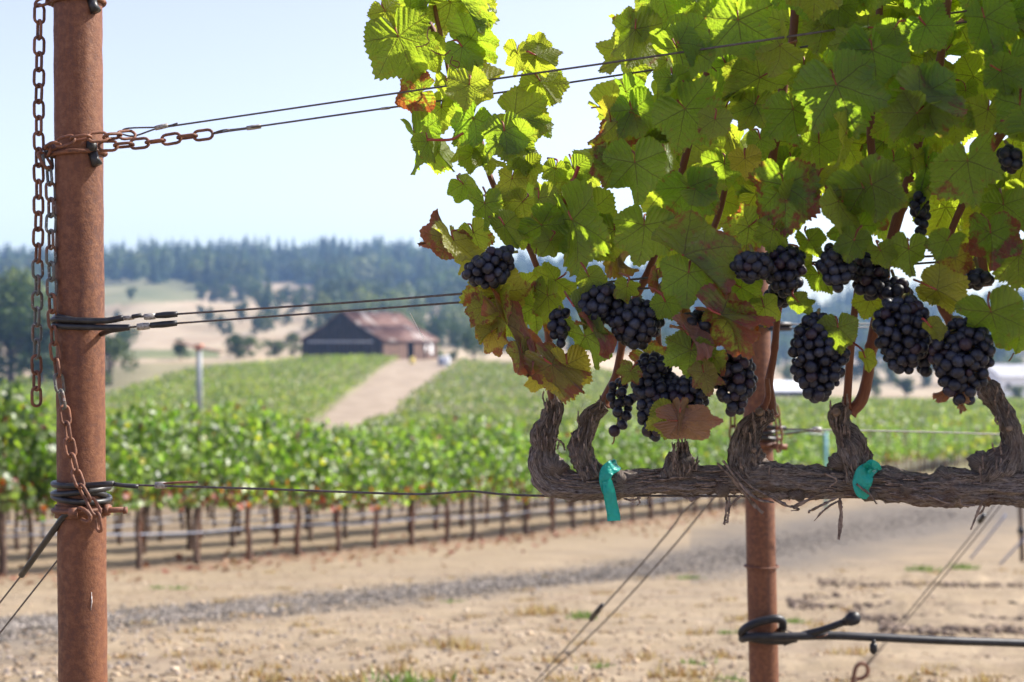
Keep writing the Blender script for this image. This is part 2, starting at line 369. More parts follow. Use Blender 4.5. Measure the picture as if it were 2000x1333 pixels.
gravel = np.clip(gravel*np.where(pxx>1250,1.25,1.0),0,1)
le, ri = road_edges(gy); road = ((pxx>le)&(pxx<ri)&(gy>60)&(gy<262)).astype(float)
nt_, nr_ = len(th), len(rr_); idx = np.arange(nt_*nr_).reshape(nr_,nt_)
i0 = idx[:-1]; i1 = idx[1:]
Qg = np.stack([i0, np.roll(i0,-1,1), np.roll(i1,-1,1), i1],-1)[:,:,::-1].reshape(-1,4)
# litter under rows
ROW0 = np.array([-4.4,17.0]); RDIR = np.array([.439,.898]); RN = np.array([-.898,.439])
rel = np.stack([gx-ROW0[0], gy-ROW0[1]],-1); sd_ = rel@RN
litter = np.clip(1-np.abs(sd_+.15)/1.0,0,1)*(gy>8)*(gy<100)+((sd_>0)&(sd_<14)&(gy>10)&(gy<100))*.35
gyc = gy
# ground colour zones painted as land cover (grass / soil / dry hill)
green = np.zeros_like(gx)
inrow = (sd_>1.0)&(gy>40)&(gy<265)
g_n = fbm(gx*.03,gy*.03,3,44)
hillgreen = np.clip((gy-150)/80,0,1)*np.clip(.15+.7*g_n,0,1)*(gy>300)
fieldg = ((gy>62)&(gy<255)&((pxx<le)|(pxx>ri))).astype(float)*.55
pyy = 666.5-(gzz-EYE)/np.maximum(gy,1)*FPX
zone = ((pxx<395+20*g_n)&(pyy<592+(pxx-300)*-.05)&(gy>420))*.75+((pxx>225)&(pxx<425)&(pyy<701)&(pyy>683)&(gy>250)&(gy<480))*.9
green = np.clip(hillgreen*.3+fieldg+zone,0,1)
t = NT('ground'); v = t.pos()
ag = t.n('ShaderNodeAttribute', attribute_name='gravel').outputs['Fac']; al = t.n('ShaderNodeAttribute', attribute_name='litter').outputs['Fac']
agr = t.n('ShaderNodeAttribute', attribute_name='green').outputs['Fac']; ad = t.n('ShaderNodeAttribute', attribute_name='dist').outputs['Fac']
n1 = t.noise(v, .9, 5, .6); n2 = t.noise(v, 9, 5, .65); n3 = t.noise(v, 45, 4, .7); nb = t.noise(v, .02, 4, .6)
n1s = t.noise(t.mapping(v,(.5,1.6,1)), 2.2, 5, .65)
c = t.mix(t.ss(n1s,.35,.65), (.225,.172,.108), (.315,.248,.165)); c = t.mix(t.ss(n2,.46,.64,0,.65), c, (.20,.15,.105)); c = t.mix(t.ss(t.noise(t.mapping(v,(.25,1.1,1)),1.1,4),.5,.66,0,.55), c, (.21,.165,.12))
c = t.mix(t.ss(n3,.58,.7,0,.6), c, (.40,.345,.265)); c = t.mix(t.ss(n1,.58,.72,0,.35), c, (.23,.155,.11))
gc = t.mix(t.ss(n3,.4,.62), (.075,.066,.058), (.17,.15,.13)); c = t.mix(t.math('MULTIPLY',ag,.85), c, gc)
lc = t.mix(t.ss(n2,.42,.6), (.17,.105,.072), (.28,.19,.125)); c = t.mix(t.math('MULTIPLY',al,.75,clamp=True), c, lc)
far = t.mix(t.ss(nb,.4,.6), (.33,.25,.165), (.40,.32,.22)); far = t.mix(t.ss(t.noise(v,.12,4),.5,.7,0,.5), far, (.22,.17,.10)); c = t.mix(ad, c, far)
c = t.mix(agr, c, t.mix(t.ss(nb,.4,.6),(.12,.14,.06),(.19,.19,.09)))
h = t.math('ADD', t.math('MULTIPLY',n2,.6), t.math('MULTIPLY',n3,.5))
M['ground'] = t.done(t.bsdf(c, .92, .1, t.bump(h,.7,.025)))
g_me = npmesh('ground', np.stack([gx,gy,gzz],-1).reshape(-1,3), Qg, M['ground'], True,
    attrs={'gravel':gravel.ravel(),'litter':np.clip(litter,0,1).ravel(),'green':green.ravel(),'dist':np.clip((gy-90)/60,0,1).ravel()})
tag(link(bpy.data.objects.new('ground', g_me)), kind='structure')
# farm track climbing between the hillside vine blocks
rd = np.linspace(62,262,90); le, ri = road_edges(rd); V=[]
for f in np.linspace(0,1,9):
    pxr = le*(1-f)+ri*f; xr = (pxr-1000)/FPX*rd; V.append(np.stack([xr, rd, ground_z(xr,rd)+.10-.06*abs(f-.5)],-1))
V = np.array(V); ii = np.arange(V.shape[0]*V.shape[1]).reshape(V.shape[:2])
Qr = np.stack([ii[:-1,:-1],ii[1:,:-1],ii[1:,1:],ii[:-1,1:]],-1).reshape(-1,4)
simple('road_dirt', (.33,.265,.195), (.25,.195,.14), .35, .95, .05, .2, .05, obj=False)
tag(link(bpy.data.objects.new('dirt_road', npmesh('dirt_road', V.reshape(-1,3), Qr, M['road_dirt']))), kind='structure')

# ------------------------------------------------------------------ scatter helpers
def scatter(base_V, base_F, pos, scl, rotz, tilt=None, tint=None, sclz=None):
    """replicate a small mesh many times in numpy; returns V,F,tint"""
    n = len(pos); m = len(base_V)
    c, s = np.cos(rotz), np.sin(rotz); B = np.repeat(base_V[None], n, 0)*scl[:,None,None]
    if sclz is not None: B[:,:,2] *= sclz[:,None]
    if tilt is not None:
        ct, st = np.cos(tilt), np.sin(tilt); y = B[:,:,1]*ct[:,None]-B[:,:,2]*st[:,None]; z = B[:,:,1]*st[:,None]+B[:,:,2]*ct[:,None]; B[:,:,1]=y; B[:,:,2]=z
    x = B[:,:,0]*c[:,None]-B[:,:,1]*s[:,None]; y = B[:,:,0]*s[:,None]+B[:,:,1]*c[:,None]; B[:,:,0]=x; B[:,:,1]=y
    V = (B+pos[:,None,:]).reshape(-1,3); F = (base_F[None]+(np.arange(n)*m)[:,None,None]).reshape(-1, base_F.shape[1])
    T = None if tint is None else np.repeat(tint, m, 0)
    return V, F, T
# small bent leaf: 2 quads folded on the midrib
def leafquads(n, pos, size, seed, nrm_bias=None):
    g = np.random.default_rng(seed)
    t1 = g.normal(size=(n,3)); 
    nrm = g.normal(size=(n,3))
    if nrm_bias is not None: nrm = nrm+nrm_bias
    nrm /= np.linalg.norm(nrm,axis=1)[:,None]; t1 -= nrm*np.sum(t1*nrm,1)[:,None]; t1 /= np.linalg.norm(t1,axis=1)[:,None]+1e-9; t2 = np.cross(nrm,t1)
    s = size[:,None]; f = s*.18*nrm
    v = np.stack([pos-t1*s*.5, pos+t1*s*.55, pos+t2*s*.5+f+t1*s*.18, pos+t2*s*.34+f-t1*s*.36, pos-t2*s*.5+f+t1*s*.18, pos-t2*s*.34+f-t1*s*.36],1)
    V = v.reshape(-1,3); b = (np.arange(n)*6)[:,None]
    Q = np.concatenate([b+np.array([[0,3,2,1]]), b+np.array([[0,1,4,5]])])
    return V, Q
def tints(n, pal, seed, k=.25):
    g = np.random.default_rng(seed); p = np.array(pal)[g.integers(0,len(pal),n)]; return p*(1+k*g.normal(size=(n,1))).clip(.4,1.7)

# ------------------------------------------------------------------ the far hills: forest, trees
def conifer(seed, lv=9, bl=8):
    g = np.random.default_rng(seed); V=[]; T=[]
    for i in range(lv):
        f = i/(lv-1); z0 = .10+.86*f; rad = (1-f)**.8*.20+.012
        for k in range(bl):
            a = 2*np.pi*(k+g.uniform(-.3,.3))/bl+i*1.3; rr = rad*g.uniform(.6,1.25); w_ = .32; n=len(V)
            V += [(0,0,z0+.10*(1-f)+.03),(rr*math.cos(a-w_),rr*math.sin(a-w_),z0-.02*g.uniform(0,2)),(rr*1.25*math.cos(a),rr*1.25*math.sin(a),z0-.05),(rr*math.cos(a+w_),rr*math.sin(a+w_),z0-.02*g.uniform(0,2))]
            T += [(n,n+1,n+2),(n,n+2,n+3)]
    n=len(V)
    V += [(.012*math.cos(a),.012*math.sin(a),z) for z in (0,.95) for a in (0,2.1,4.2)]
    for k in range(3): T += [(n+k,n+(k+1)%3,n+3+k),(n+(k+1)%3,n+3+(k+1)%3,n+3+k)]
    return np.array(V), np.array(T)
def blob_tree(seed, nq=110, wide=.42):
    g = np.random.default_rng(seed); cs = [(g.uniform(-.22,.22),g.uniform(-.22,.22),g.uniform(.38,.8),g.uniform(.14,.26)) for _ in range(9)]
    P_ = []
    for i in range(nq):
        cx,cy,cz,cr = cs[g.integers(0,9)]; u = g.normal(size=3); u/=np.linalg.norm(u); u*=cr*g.uniform(.75,1.1); P_.append((cx*wide/.42+u[0],cy*wide/.42+u[1],max(.06,cz+u[2])))
    P_ = np.array(P_); V,Q = leafquads(nq, P_, g.uniform(.09,.17,nq), seed, nrm_bias=(P_-[0,0,.5])*3)
    T = np.concatenate([Q[:,[0,1,2]],Q[:,[0,2,3]]])
    return V, T
con_pal = [(.022,.040,.022),(.034,.055,.026),(.052,.078,.036),(.016,.030,.020)]
oak_pal = [(.060,.080,.030),(.075,.095,.035),(.050,.070,.030),(.10,.11,.04)]
# the wooded slopes reading as one mass
def wooded(px, py, d):
    n = fbm(px*.012, py*.02, 3, 77)
    f = py < 553+9*n+np.clip((px-560)/120,0,1)*25
    f |= (px>392)&(px<505)&(py<562+(px-385)*.30+8*n)&(n>-.5)
    f |= (px>505)&(py>606)&(n>.0)&(py<690)
    f |= (px>620)&(py<700)&((d>330)|(px<1450))&(px<1450)&(n>-.75)
    f |= (px < 190) & (py < 690)
    f |= (px>=1450)&(n > -.05)&(py<720)
    glade = ((px-750)/70)**2+((py-578)/14)**2 < 1
    glade |= ((px-570)/75)**2+((py-578)/15)**2 < 1
    glade |= ((px-540)/26)**2+((py-645)/13)**2 < 1
    return f & ~glade
Vs,Fs,Ts=[],[],[]; off=0; ridge=[]
cand_n = 5600
g = np.random.default_rng(5); dc = np.sqrt(g.uniform(380**2, 1290**2, cand_n)); pc = g.uniform(-500, 2500, cand_n)
xc = (pc-1000)/FPX*dc; zc = ground_z(xc, dc); pyc = 666.5-(zc-EYE)/dc*FPX
ok = wooded(pc, pyc, dc); xc,dc,zc,pc = xc[ok],dc[ok],zc[ok],pc[ok]
iscon = (g.random(len(xc)) < np.clip((dc-500)/700,.2,.7))
bases = [conifer(i) for i in range(5)]+[blob_tree(20+i) for i in range(5)]
var = np.where(iscon, g.integers(0,5,len(xc)), 5+g.integers(0,5,len(xc)))
hgt = np.where(iscon, g.uniform(15,30,len(xc)), g.uniform(10,19,len(xc)))*np.clip(dc/950,.42,1.12)
for k in range(10):
    m = var==k
    if not m.any(): continue
    n = m.sum(); pos = np.stack([xc[m],dc[m],zc[m]-.5],-1)
    V,F,T = scatter(bases[k][0], bases[k][1], pos, hgt[m]*(1.0 if k<5 else 1.15), g.uniform(0,6.28,n), tint=tints(n, con_pal if k<5 else oak_pal, k))
    Vs.append(V); Fs.append(F+off); Ts.append(T); off += len(V)
o = bpy.data.objects.new('forest', npmesh('forest', np.concatenate(Vs), np.concatenate(Fs), M['tree_foliage'], False, attrs={'tint':np.concatenate(Ts)}))
tag(link(o), 'dense blue green forest covering the hills behind the barn', 'forest', kind='stuff')
# conifers one can tell apart on the skyline: each a thing
def tree_thing(name, kind, seed, h, label, group, pal, loc, cat='tree'):
    root = empty(name, loc, rnd.uniform(0,6.28)); root.scale = (h,h,h)
    tag(root, label, cat, group); return root
con_mesh = []
for k in range(5):
    V,T = conifer(60+k, 12, 9); nlast = len(V)-6
    cm = npmesh('crown', V[:nlast], T[(T<nlast).all(1)], M['tree_foliage'], False, attrs={'tint':np.tile(tints(1,con_pal,k,0.1),(nlast,1))})
    mb = MB(); mb.tube([(0,0,0),(0,0,.5),(0,0,.97)], [.018,.012,.002], 6); con_mesh.append((cm, mb.mesh('trunk', M['tree_trunk'])))
def sky_h(px): return np.interp(px, [-100,0,60,120,200,250,300,330,400,440,475,500,560,600,650,700,740,760,800,850,900,1000], [505,500,512,520,508,500,494,486,502,488,458,480,494,478,462,474,492,476,482,476,488,505])
for i in range(76):
    px = -60+i*13.2+rnd.uniform(-6,6); d = rnd.uniform(1130,1270); x = (px-1000)/FPX*d; z = gz(x,d)
    top = EYE+(666.5-(sky_h(px)+abs(rnd.gauss(0,12))))/FPX*d; h = min(40,max(16, top-z+6))
    cm, tm = con_mesh[i%5]
    r = tree_thing('conifer_tree', 0, i, h, 'dark conifer standing on the ridge skyline behind the barn', 'conifers along the ridge skyline', con_pal, (x,d,z-.5))
    wd = rnd.uniform(.75,1.25); r.scale = (h*wd,h*wd,h)
    link(bpy.data.objects.new('crown', cm), r); link(bpy.data.objects.new('trunk', tm), r)
# broadleaf trees: trunk, limbs and a crown of leaf clumps
def crown_mesh(seed, nq, pal, wide=.4, low=.22):
    g = np.random.default_rng(seed); cs=[]
    for _ in range(16):
        a = g.uniform(0,6.28); r0 = g.uniform(0,wide*.75); cs.append((r0*math.cos(a), r0*math.sin(a), g.uniform(low+.1,.86)-r0*.35, g.uniform(.10,.19)))
    ci = g.integers(0,16,nq); c_ = np.array(cs)[ci]; u = g.normal(size=(nq,3)); u/=np.linalg.norm(u,axis=1)[:,None]
    p = c_[:,:3]+u*c_[:,3:4]*g.uniform(.5,1.08,(nq,1)); p[:,2] = np.maximum(p[:,2], low*.4)
    V,Q = leafquads(nq, p, g.uniform(.03,.062,nq), seed+1, nrm_bias=u*1.5); tt = tints(nq, pal, seed+2, .25)
    return npmesh('crown', V, Q, M['tree_foliage'], False, attrs={'tint':np.repeat(tt,6,0)})
def limb_mesh(seed, low=.2):
    g = random.Random(seed); mb = MB(); mb.tube(catmull([(0,0,0),(.01,0,low),(.02,.01,.5),(0,.02,.75)],10), [.035,.026,.018,.004], 8)
    for k in range(6):
        a = g.uniform(0,6.28); z = g.uniform(low,.5); mb.tube(catmull([(0,0,z),(.12*math.cos(a),.12*math.sin(a),z+.12),(.24*math.cos(a),.24*math.sin(a),z+.26)],6), [.014,.009,.003], 6)
    return mb.mesh('trunk', M['tree_trunk'])
oakm = [crown_mesh(100+k, 1500, [(.050,.080,.022),(.07,.10,.028),(.035,.06,.02)], .42, .12 if k%2 else .2) for k in range(4)]
palem = [crown_mesh(120+k, 1200, [(.10,.13,.045),(.13,.15,.05),(.08,.11,.04)], .46, .05) for k in range(2)]
trm = [limb_mesh(k) for k in range(3)]
def bl_tree(px, d, h, label, mesh_i, group=None, pale=False, wide=1.0, name='broadleaf_tree', cat='tree'):
    x = (px-1000)/FPX*d; r = empty(name, (x,d,gz(x,d)-.1), rnd.uniform(0,6.28)); r.scale=(h*wide,h*wide,h); tag(r,label,cat,group)
    link(bpy.data.objects.new('crown', (palem if pale else oakm)[mesh_i%(2 if pale else 4)]), r); link(bpy.data.objects.new('trunk', trm[mesh_i%3]), r); return r
bl_tree(20, 232, 18.5, 'large dark round tree at the left edge of the frame behind the vine field', 0, wide=1.15)
bl_tree(-60, 240, 18, 'big dark tree just outside the left edge behind the vine field', 1, wide=1.2)
bl_tree(80, 226, 15, 'dark tree seen between the hanging chains and the left side of the rusty post', 2, wide=1.1)
bl_tree(150, 240, 14, 'dark tree mostly hidden behind the rusty post', 3, wide=1.1)
bl_tree(40, 275, 25, 'tall olive green tree rising behind the dark round tree at the left edge', 1, pale=True, wide=.9)
bl_tree(215, 215, 8.8, 'bushy green tree just right of the rusty post below the middle wires', 1, pale=True, wide=1.2)
bl_tree(243, 330, 8, 'small blue green tree on the dry slope right of the rusty post', 2)
bl_tree(353, 262, 4.2, 'small dark round tree left of the pale wind machine tower', 0, wide=1.25)
bl_tree(462, 268, 5.2, 'green bushy tree between the wind machine and the barn', 1, wide=1.4)
bl_tree(488, 275, 4.6, 'low pale green shrub beside the bushy tree left of the barn', 1, pale=True, wide=1.5, name='shrub', cat='shrub')
bl_tree(540, 290, 4.8, 'low bush close to the left corner of the barn', 0, pale=True, wide=1.6, name='shrub', cat='shrub')
bl_tree(572, 300, 5.6, 'dusty green shrub touching the left eave of the barn', 3, pale=True, wide=1.2, name='shrub', cat='shrub')
bl_tree(884, 258, 2.4, 'small dark bush at the top of the dirt road right of the barn', 2, wide=1.3, name='shrub', cat='shrub')
bl_tree(848, 300, 5.2, 'pale green shrub behind the right end of the barn', 1, pale=True, wide=1.2, name='shrub', cat='shrub')
bl_tree(925, 290, 7, 'round grey green tree right of the barn and the top of the dirt road', 0, wide=1.1)
for i,(px,d,h) in enumerate([(412,520,13),(432,500,11),(470,540,14),(448,480,9),(500,470,12),(523,490,10),(392,560,9),(640,420,10),(600,480,10),(560,520,9),(395,720,17),(420,740,19),(445,700,17),(470,760,20),(500,690,17),(525,720,18),(560,700,16),(590,650,16),(255,640,10),(230,560,9),(545,600,15),(575,580,14),(612,560,14)]):
    bl_tree(px,d,h*(.62 if d<620 else .7),'rounded oak on the dry grass hill left of the barn', i, 'oaks scattered over the dry hill')
for i,(px,d,h) in enumerate([(690,380,13),(730,400,12),(780,380,11),(815,360,10),(850,380,11),(890,370,10),(935,380,12),(975,365,10),(1020,370,11)]):
    bl_tree(px,d,h*.8,'rounded tree at the foot of the wooded slope right of the barn roof', i, 'trees at the foot of the wooded slope', pale=(i%3==0))
bl_tree(1708, 290, 6.3, 'dark squat tree below the large grape bunch right of the round pale leaf', 0, wide=1.0)
bl_tree(1770, 300, 4.8, 'low round bush between the squat tree and the white house', 2, wide=1.5, name='shrub', cat='shrub')
bl_tree(1985, 285, 3.6, 'pale bush in front of the white house at the right edge', 0, pale=True, wide=1.6, name='shrub', cat='shrub')
for i,(px,d,h) in enumerate([(1540,420,9),(1590,440,10),(1640,430,10),(1690,450,13),(1740,430,10),(1810,420,11),(1870,430,10),(1930,440,14),(1985,430,12),(2050,430,12)]):
    bl_tree(px,d,h,'hazy valley tree behind the pale shed and white house', i, 'valley trees behind the houses', pale=(i%4==0))

# ------------------------------------------------------------------ buildings
simple('barn_wood', (.026,.015,.011), (.050,.028,.020), .8, .9, .1, .3, .02)  # same boards, with the gable's shade put into the darker colour
simple('barn_wood_light', (.10,.062,.045), (.16,.10,.075), .9, .9, .1, .3, .02)  # same boards, with sunlight on the right side put into the paler colour
t = NT('barn_roof'); v = t.coord('Object'); n1 = t.noise(t.mapping(v,(1,.25,.25)), .55, 4); n2 = t.noise(v, .18, 3)
c = t.mix(t.ss(n1,.42,.58), (.105,.048,.034), (.185,.105,.080)); c = t.mix(t.ss(n2,.52,.60,0,.8), c, (.38,.33,.30)); M['barn_roof'] = t.done(t.bsdf(c,.7,.15,t.bump(n1,.2,.02)))
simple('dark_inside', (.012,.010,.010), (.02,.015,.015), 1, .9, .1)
simple('white_paint', (.75,.76,.76), (.68,.70,.72), 1, .5, .3, .05)
simple('grey_roof', (.30,.30,.32), (.40,.40,.42), 1, .6, .3, .1)
barn = empty('barn', (0,0,0)); bp = P(668,700,262); ang = R(-33)   # long axis runs back to the right
bz = gz(bp.x, bp.y)-.3
# local frame: u across the gable (to the right), v along the ridge (away)
u = Vector((math.cos(R(12)), -math.sin(R(12))*-0.35, 0)).normalized(); u = Vector((.985,-.17,0)); vv = Vector((.17*1.9,.95,0)).normalized()
barn.location = (bp.x, bp.y, bz)
Mx = Matrix((( u.x, vv.x, 0),(u.y, vv.y, 0),(0,0,1)))
def bl(uu, v_, z): return np.array(u)*uu+np.array(vv)*v_+np.array((0,0,z))
W2 = 7.7; LN = 27.0; prof = [(-W2,3.8),(-3.3,6.4),(0,9.1),(3.3,6.4),(W2,3.8)]
tag(barn, 'weathered dark wooden barn with a rusty metal roof on the hill crest', 'barn')
# gable boards, each its own plank
xs = np.linspace(-W2, W2, 21)
def roofz(uu): return float(np.interp(uu, [p[0] for p in prof], [p[1] for p in prof]))
for k in range(20):
    a, b = xs[k]+.03, xs[k+1]-.03; za, zb = roofz(a)-.15, roofz(b)-.15; o_=.04*(k%2)
    V = np.array([bl(a,0-o_,-1),bl(b,0-o_,-1),bl(b,0-o_,zb),bl(a,0-o_,za),bl(a,.12-o_,-1),bl(b,.12-o_,-1),bl(b,.12-o_,zb),bl(a,.12-o_,za)])
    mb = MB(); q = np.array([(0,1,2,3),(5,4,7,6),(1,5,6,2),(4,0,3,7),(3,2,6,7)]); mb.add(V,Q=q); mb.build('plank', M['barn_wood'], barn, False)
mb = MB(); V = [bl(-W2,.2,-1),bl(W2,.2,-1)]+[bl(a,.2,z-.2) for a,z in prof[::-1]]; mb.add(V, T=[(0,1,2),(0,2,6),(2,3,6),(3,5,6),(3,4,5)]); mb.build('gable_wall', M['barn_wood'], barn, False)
mb = MB(); mb.box(bl(-.3,-.14,3.3),(12.5,.1,.35),Mx); mb.build('gable_rail', M['grey_roof'], barn, False)
V = [bl(-W2,LN,-1),bl(W2,LN,-1)]+[bl(a,LN,z-.2) for a,z in prof[::-1]]; mb = MB(); mb.add(V, T=[(0,2,1),(0,6,2),(2,6,3),(3,6,5),(3,5,4)]); mb.build('rear_wall', M['barn_wood'], barn, False)
for k in range(4):          # roof planes with thickness, overhanging
    (a0,z0),(a1,z1) = prof[k],prof[k+1]
    if k==0: a0-=.6; z0-=.35
    if k==3: a1+=.6; z1-=.35
    V = [bl(a0,-.5,z0),bl(a1,-.5,z1),bl(a1,LN+.5,z1),bl(a0,LN+.5,z0),bl(a0,-.5,z0-.14),bl(a1,-.5,z1-.14),bl(a1,LN+.5,z1-.14),bl(a0,LN+.5,z0-.14)]
    mb = MB(); mb.add(V, Q=[(0,1,2,3),(5,4,7,6),(0,4,5,1),(2,6,7,3),(1,5,6,2),(0,3,7,4)]); rf = mb.build('roof', M['barn_roof'], barn, False)
    for j in range(0 if k<2 else 26):
        f = j*LN/25-.1; s0 = np.array(bl(a0,f,z0+.03)); s1 = np.array(bl(a1,f,z1+.03)); mb = MB(); mb.tube([s0,(s0+s1)/2,s1], .05, 4); mb.build('roof_seam', M['barn_roof'], rf, False)
ys = np.linspace(0.3, LN, 27)
for k in range(26):          # right side boards; two bays stand open
    if 11<=k<=13 or k in (19,): continue
    a,b = ys[k]+.02, ys[k+1]-.02
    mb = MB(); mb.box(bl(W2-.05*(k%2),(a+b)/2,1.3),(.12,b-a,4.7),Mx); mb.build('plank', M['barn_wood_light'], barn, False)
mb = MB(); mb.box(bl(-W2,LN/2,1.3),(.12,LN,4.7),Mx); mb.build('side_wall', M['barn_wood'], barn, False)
mb = MB(); mb.box(bl(W2-1.2,LN/2,1.2),(.1,LN-.6,4.4),Mx); mb.build('inner_wall', M['dark_inside'], barn, False)  # dark sheet standing in for the shade behind the open bays
def disc(name, c, r, mat, parent):
    mb = MB(); a = np.array(c); n = np.array((u.x,u.y,0)); mb.tube([a, a+n*.03, a+n*.06], r, 20); return mb.build(name, mat, parent, False)
disc('round_sign', bl(W2+.08, 20.8, 1.9), .75, M['white_paint'], barn)
mb = MB(); mb.box(bl(W2+.1,23.6,1.8),(.08,1.3,2.0),Mx); mb.build('white_panel', M['white_paint'], barn, False)
simple('yellow_paint', (.7,.55,.12), (.6,.45,.1), 1, .5)
cx_ = np.array(barn.location)+bl(W2+1.4,16,0)
def drum(name, px, d, r, h, mat, label, cat, lid):
    x = (px-1000)/FPX*d; z = gz(x,d); ro = empty(name,(x,d,z)); tag(ro,label,cat)
    mb = MB(); mb.tube([(0,0,0),(0,0,h*.02),(0,0,h*.5),(0,0,h*.97),(0,0,h)], [r*.96,r,r*1.02,r,r*.94], 20); mb.build('drum_body', mat, ro)
    mb = MB(); mb.tube([(0,0,h),(0,0,h+.08),(0,0,h+.2)], [r*1.04,r*.9,r*.3], 20); mb.build('lid', M[lid], ro)
    mb = MB(); mb.tube([(r,0,.3),(r+.12,0,.3)], .06, 8); mb.build('spout', M['crimp_metal'], ro)
drum('storage_drum', 862, 248, .62, 1.4, M['drip_pale'], 'grey blue drum at the top of the dirt road, left one of two', 'drum', 'white_paint')
drum('storage_drum', 873, 246, .55, 1.7, M['white_paint'], 'white drum at the top of the dirt road, right one of two', 'drum', 'white_paint')
drum('barrel', 805, 250, .45, 1.1, M['yellow_paint'], 'small yellow barrel beside the open side of the barn', 'barrel', 'yellow_paint')
# pale shed and white house on the valley floor
def house(px, d, wd, dp, hw, hr, wall, roofm, label, name, rot, wins):
    x = (px-1000)/FPX*d; ro = empty(name,(x,d,gz(x,d)-.2), rot); tag(ro,label,'building')
    mb = MB(); mb.box((0,0,hw/2),(wd,dp,hw)); mb.build('wall', wall, ro, False)
    e=.4; V=[(-wd/2-e,-dp/2-e,hw-.1),(wd/2+e,-dp/2-e,hw-.1),(wd/2+e,0,hw+hr),(-wd/2-e,0,hw+hr),(-wd/2-e,dp/2+e,hw-.1),(wd/2+e,dp/2+e,hw-.1)]
    mb = MB(); mb.add(V,Q=[(0,1,2,3),(3,2,5,4)]); V2=np.array(V)-[0,0,.15]; mb.add(V2,Q=[(3,2,1,0),(4,5,2,3)]); mb.add(np.array([V[0],V[1],V2[1],V2[0]]),Q=[(0,3,2,1)]); mb.build('roof', roofm, ro, False)
    mb = MB(); mb.add([(-wd/2,-dp/2,hw-.02),(-wd/2,dp/2,hw-.02),(-wd/2,0,hw+hr-.15),(wd/2,-dp/2,hw-.02),(wd/2,dp/2,hw-.02),(wd/2,0,hw+hr-.15)],T=[(0,2,1),(3,4,5)]); mb.build('gable', wall, ro, False)
    for (wx,wz,ww,wh,isdoor) in wins:
        mb = MB(); mb.box((wx,-dp/2-.03,wz),(ww+.2,.06,wh+.2)); f=mb.build('door' if isdoor else 'window', M['white_paint'], ro, False)
        mb = MB(); mb.box((wx,-dp/2-.07,wz),(ww,.04,wh)); mb.build('panel' if isdoor else 'pane', M['dark_inside'], f, False)
    return ro
house(1965, 300, 9, 8, 4.6, 2.4, M['white_paint'], M['grey_roof'], 'white house with grey gabled roof at the right edge of the valley', 'white_house', R(18), [(-2.5,2.6,1,1.3,0),(0,1.1,1,2.1,1),(2.5,2.6,1,1.3,0)])
house(1545, 300, 13, 7, 1.6, 1.9, M['dark_inside'], M['white_paint'], 'long low shed with pale roof and dark walls behind the hanging grapes', 'low_shed', R(4), [(-3,.8,2.2,1.3,1),(3,.8,2.2,1.3,1)])
# frost fan (wind machine)
wx = (389-1000)/FPX*130; wm = empty('wind_machine', (wx,130,gz(wx,130))); topz = P(389,678,130).z-gz(wx,130)
tag(wm, 'pale grey tower with two blade fan rising above the vine rows left of the barn', 'wind machine')
simple('galv_pole', (.20,.22,.23), (.28,.29,.30), 3, .5, .4, .05)
simple('orange_paint', (.55,.14,.07), (.6,.2,.1), 3, .5)
simple('fan_blade', (.24,.15,.12), (.3,.2,.16), 2, .5)
mb = MB(); mb.tube([(0,0,0),(0,0,topz*.5),(0,0,topz-.25)], [.30,.27,.24], 16); mb.build('tower', M['galv_pole'], wm)
mb = MB(); mb.box((0,-.1,topz),(.6,.9,.5)); mb.build('gearbox', M['orange_paint'], wm)
for s in (-1,1):
    V=[]; 
    for k in range(9):
        f=k/8; L_=.15+f*2.0; cw=.17*(1-.45*f); tw=R(28-18*f); zz = .16*(1-s*f*1.1)+.1
        for q,th_ in ((-1,0),(0,.03),(1,0),(0,-.03)): V.append((s*L_, -.62+q*cw*math.sin(tw)+th_, topz-s*L_*.22+q*cw*math.cos(tw)))
    ii = np.arange(36).reshape(9,4); Q=np.stack([ii[:-1],np.roll(ii[:-1],-1,1),np.roll(ii[1:],-1,1),ii[1:]],-1).reshape(-1,4); mb=MB(); mb.add(V,Q=Q); mb.build('fan_blade', M['fan_blade'], wm)

# ------------------------------------------------------------------ vineyards
vine_pal = [(.075,.130,.018),(.105,.160,.024),(.135,.190,.030),(.035,.070,.014),(.16,.20,.045),(.20,.25,.11)]
low_pal = [(.20,.035,.02),(.24,.08,.02),(.10,.13,.03),(.24,.05,.03)]
def vine_canopy(seed, nl=900, L=1.12):
    g = np.random.default_rng(seed); f = g.random(nl); x = g.uniform(-L/2-.1,L/2+.1,nl); z = .72+.98*g.beta(1.15,1.05,nl)
    wdt = .24*np.sin(np.clip((z-.64)/1.15,0.05,1)*np.pi)**.5+.04; y = wdt*np.clip(g.normal(0,.75,nl),-1.4,1.4)
    top = z>1.52; z[top] += g.uniform(0,.20,top.sum())**1.0*(g.random(top.sum())<.5)
    p = np.stack([x,y,z],-1); bias = np.stack([0*x, np.sign(y)*1.1, .35+0*x],-1)
    for k_ in range(9):      # loose shoots standing out of the hedge
        m_ = g.integers(0,nl,16); xs_ = g.uniform(-L/2,L/2); sx,sy = g.normal(0,.12), g.normal(0,.16); f_ = np.linspace(0,1,16); h_ = g.uniform(.22,.5)
        p[m_] = np.stack([xs_+sx*f_+g.normal(0,.025,16), sy*f_*1.4+g.normal(0,.03,16), 1.5+h_*f_],-1)
    V,Q = leafquads(nl, p, g.uniform(.055,.105,nl), seed+3, bias); tt = tints(nl, vine_pal, seed+5, .22)
    lowm = (z<1.0)&(g.random(nl)<.26); tt[lowm] = tints(lowm.sum(), low_pal, seed+6)
    yl = g.random(nl)<.012; tt[yl] = (.42,.36,.06)
    return npmesh('foliage', V, Q, M['vine_foliage'], False, attrs={'tint':np.repeat(tt,6,0)})
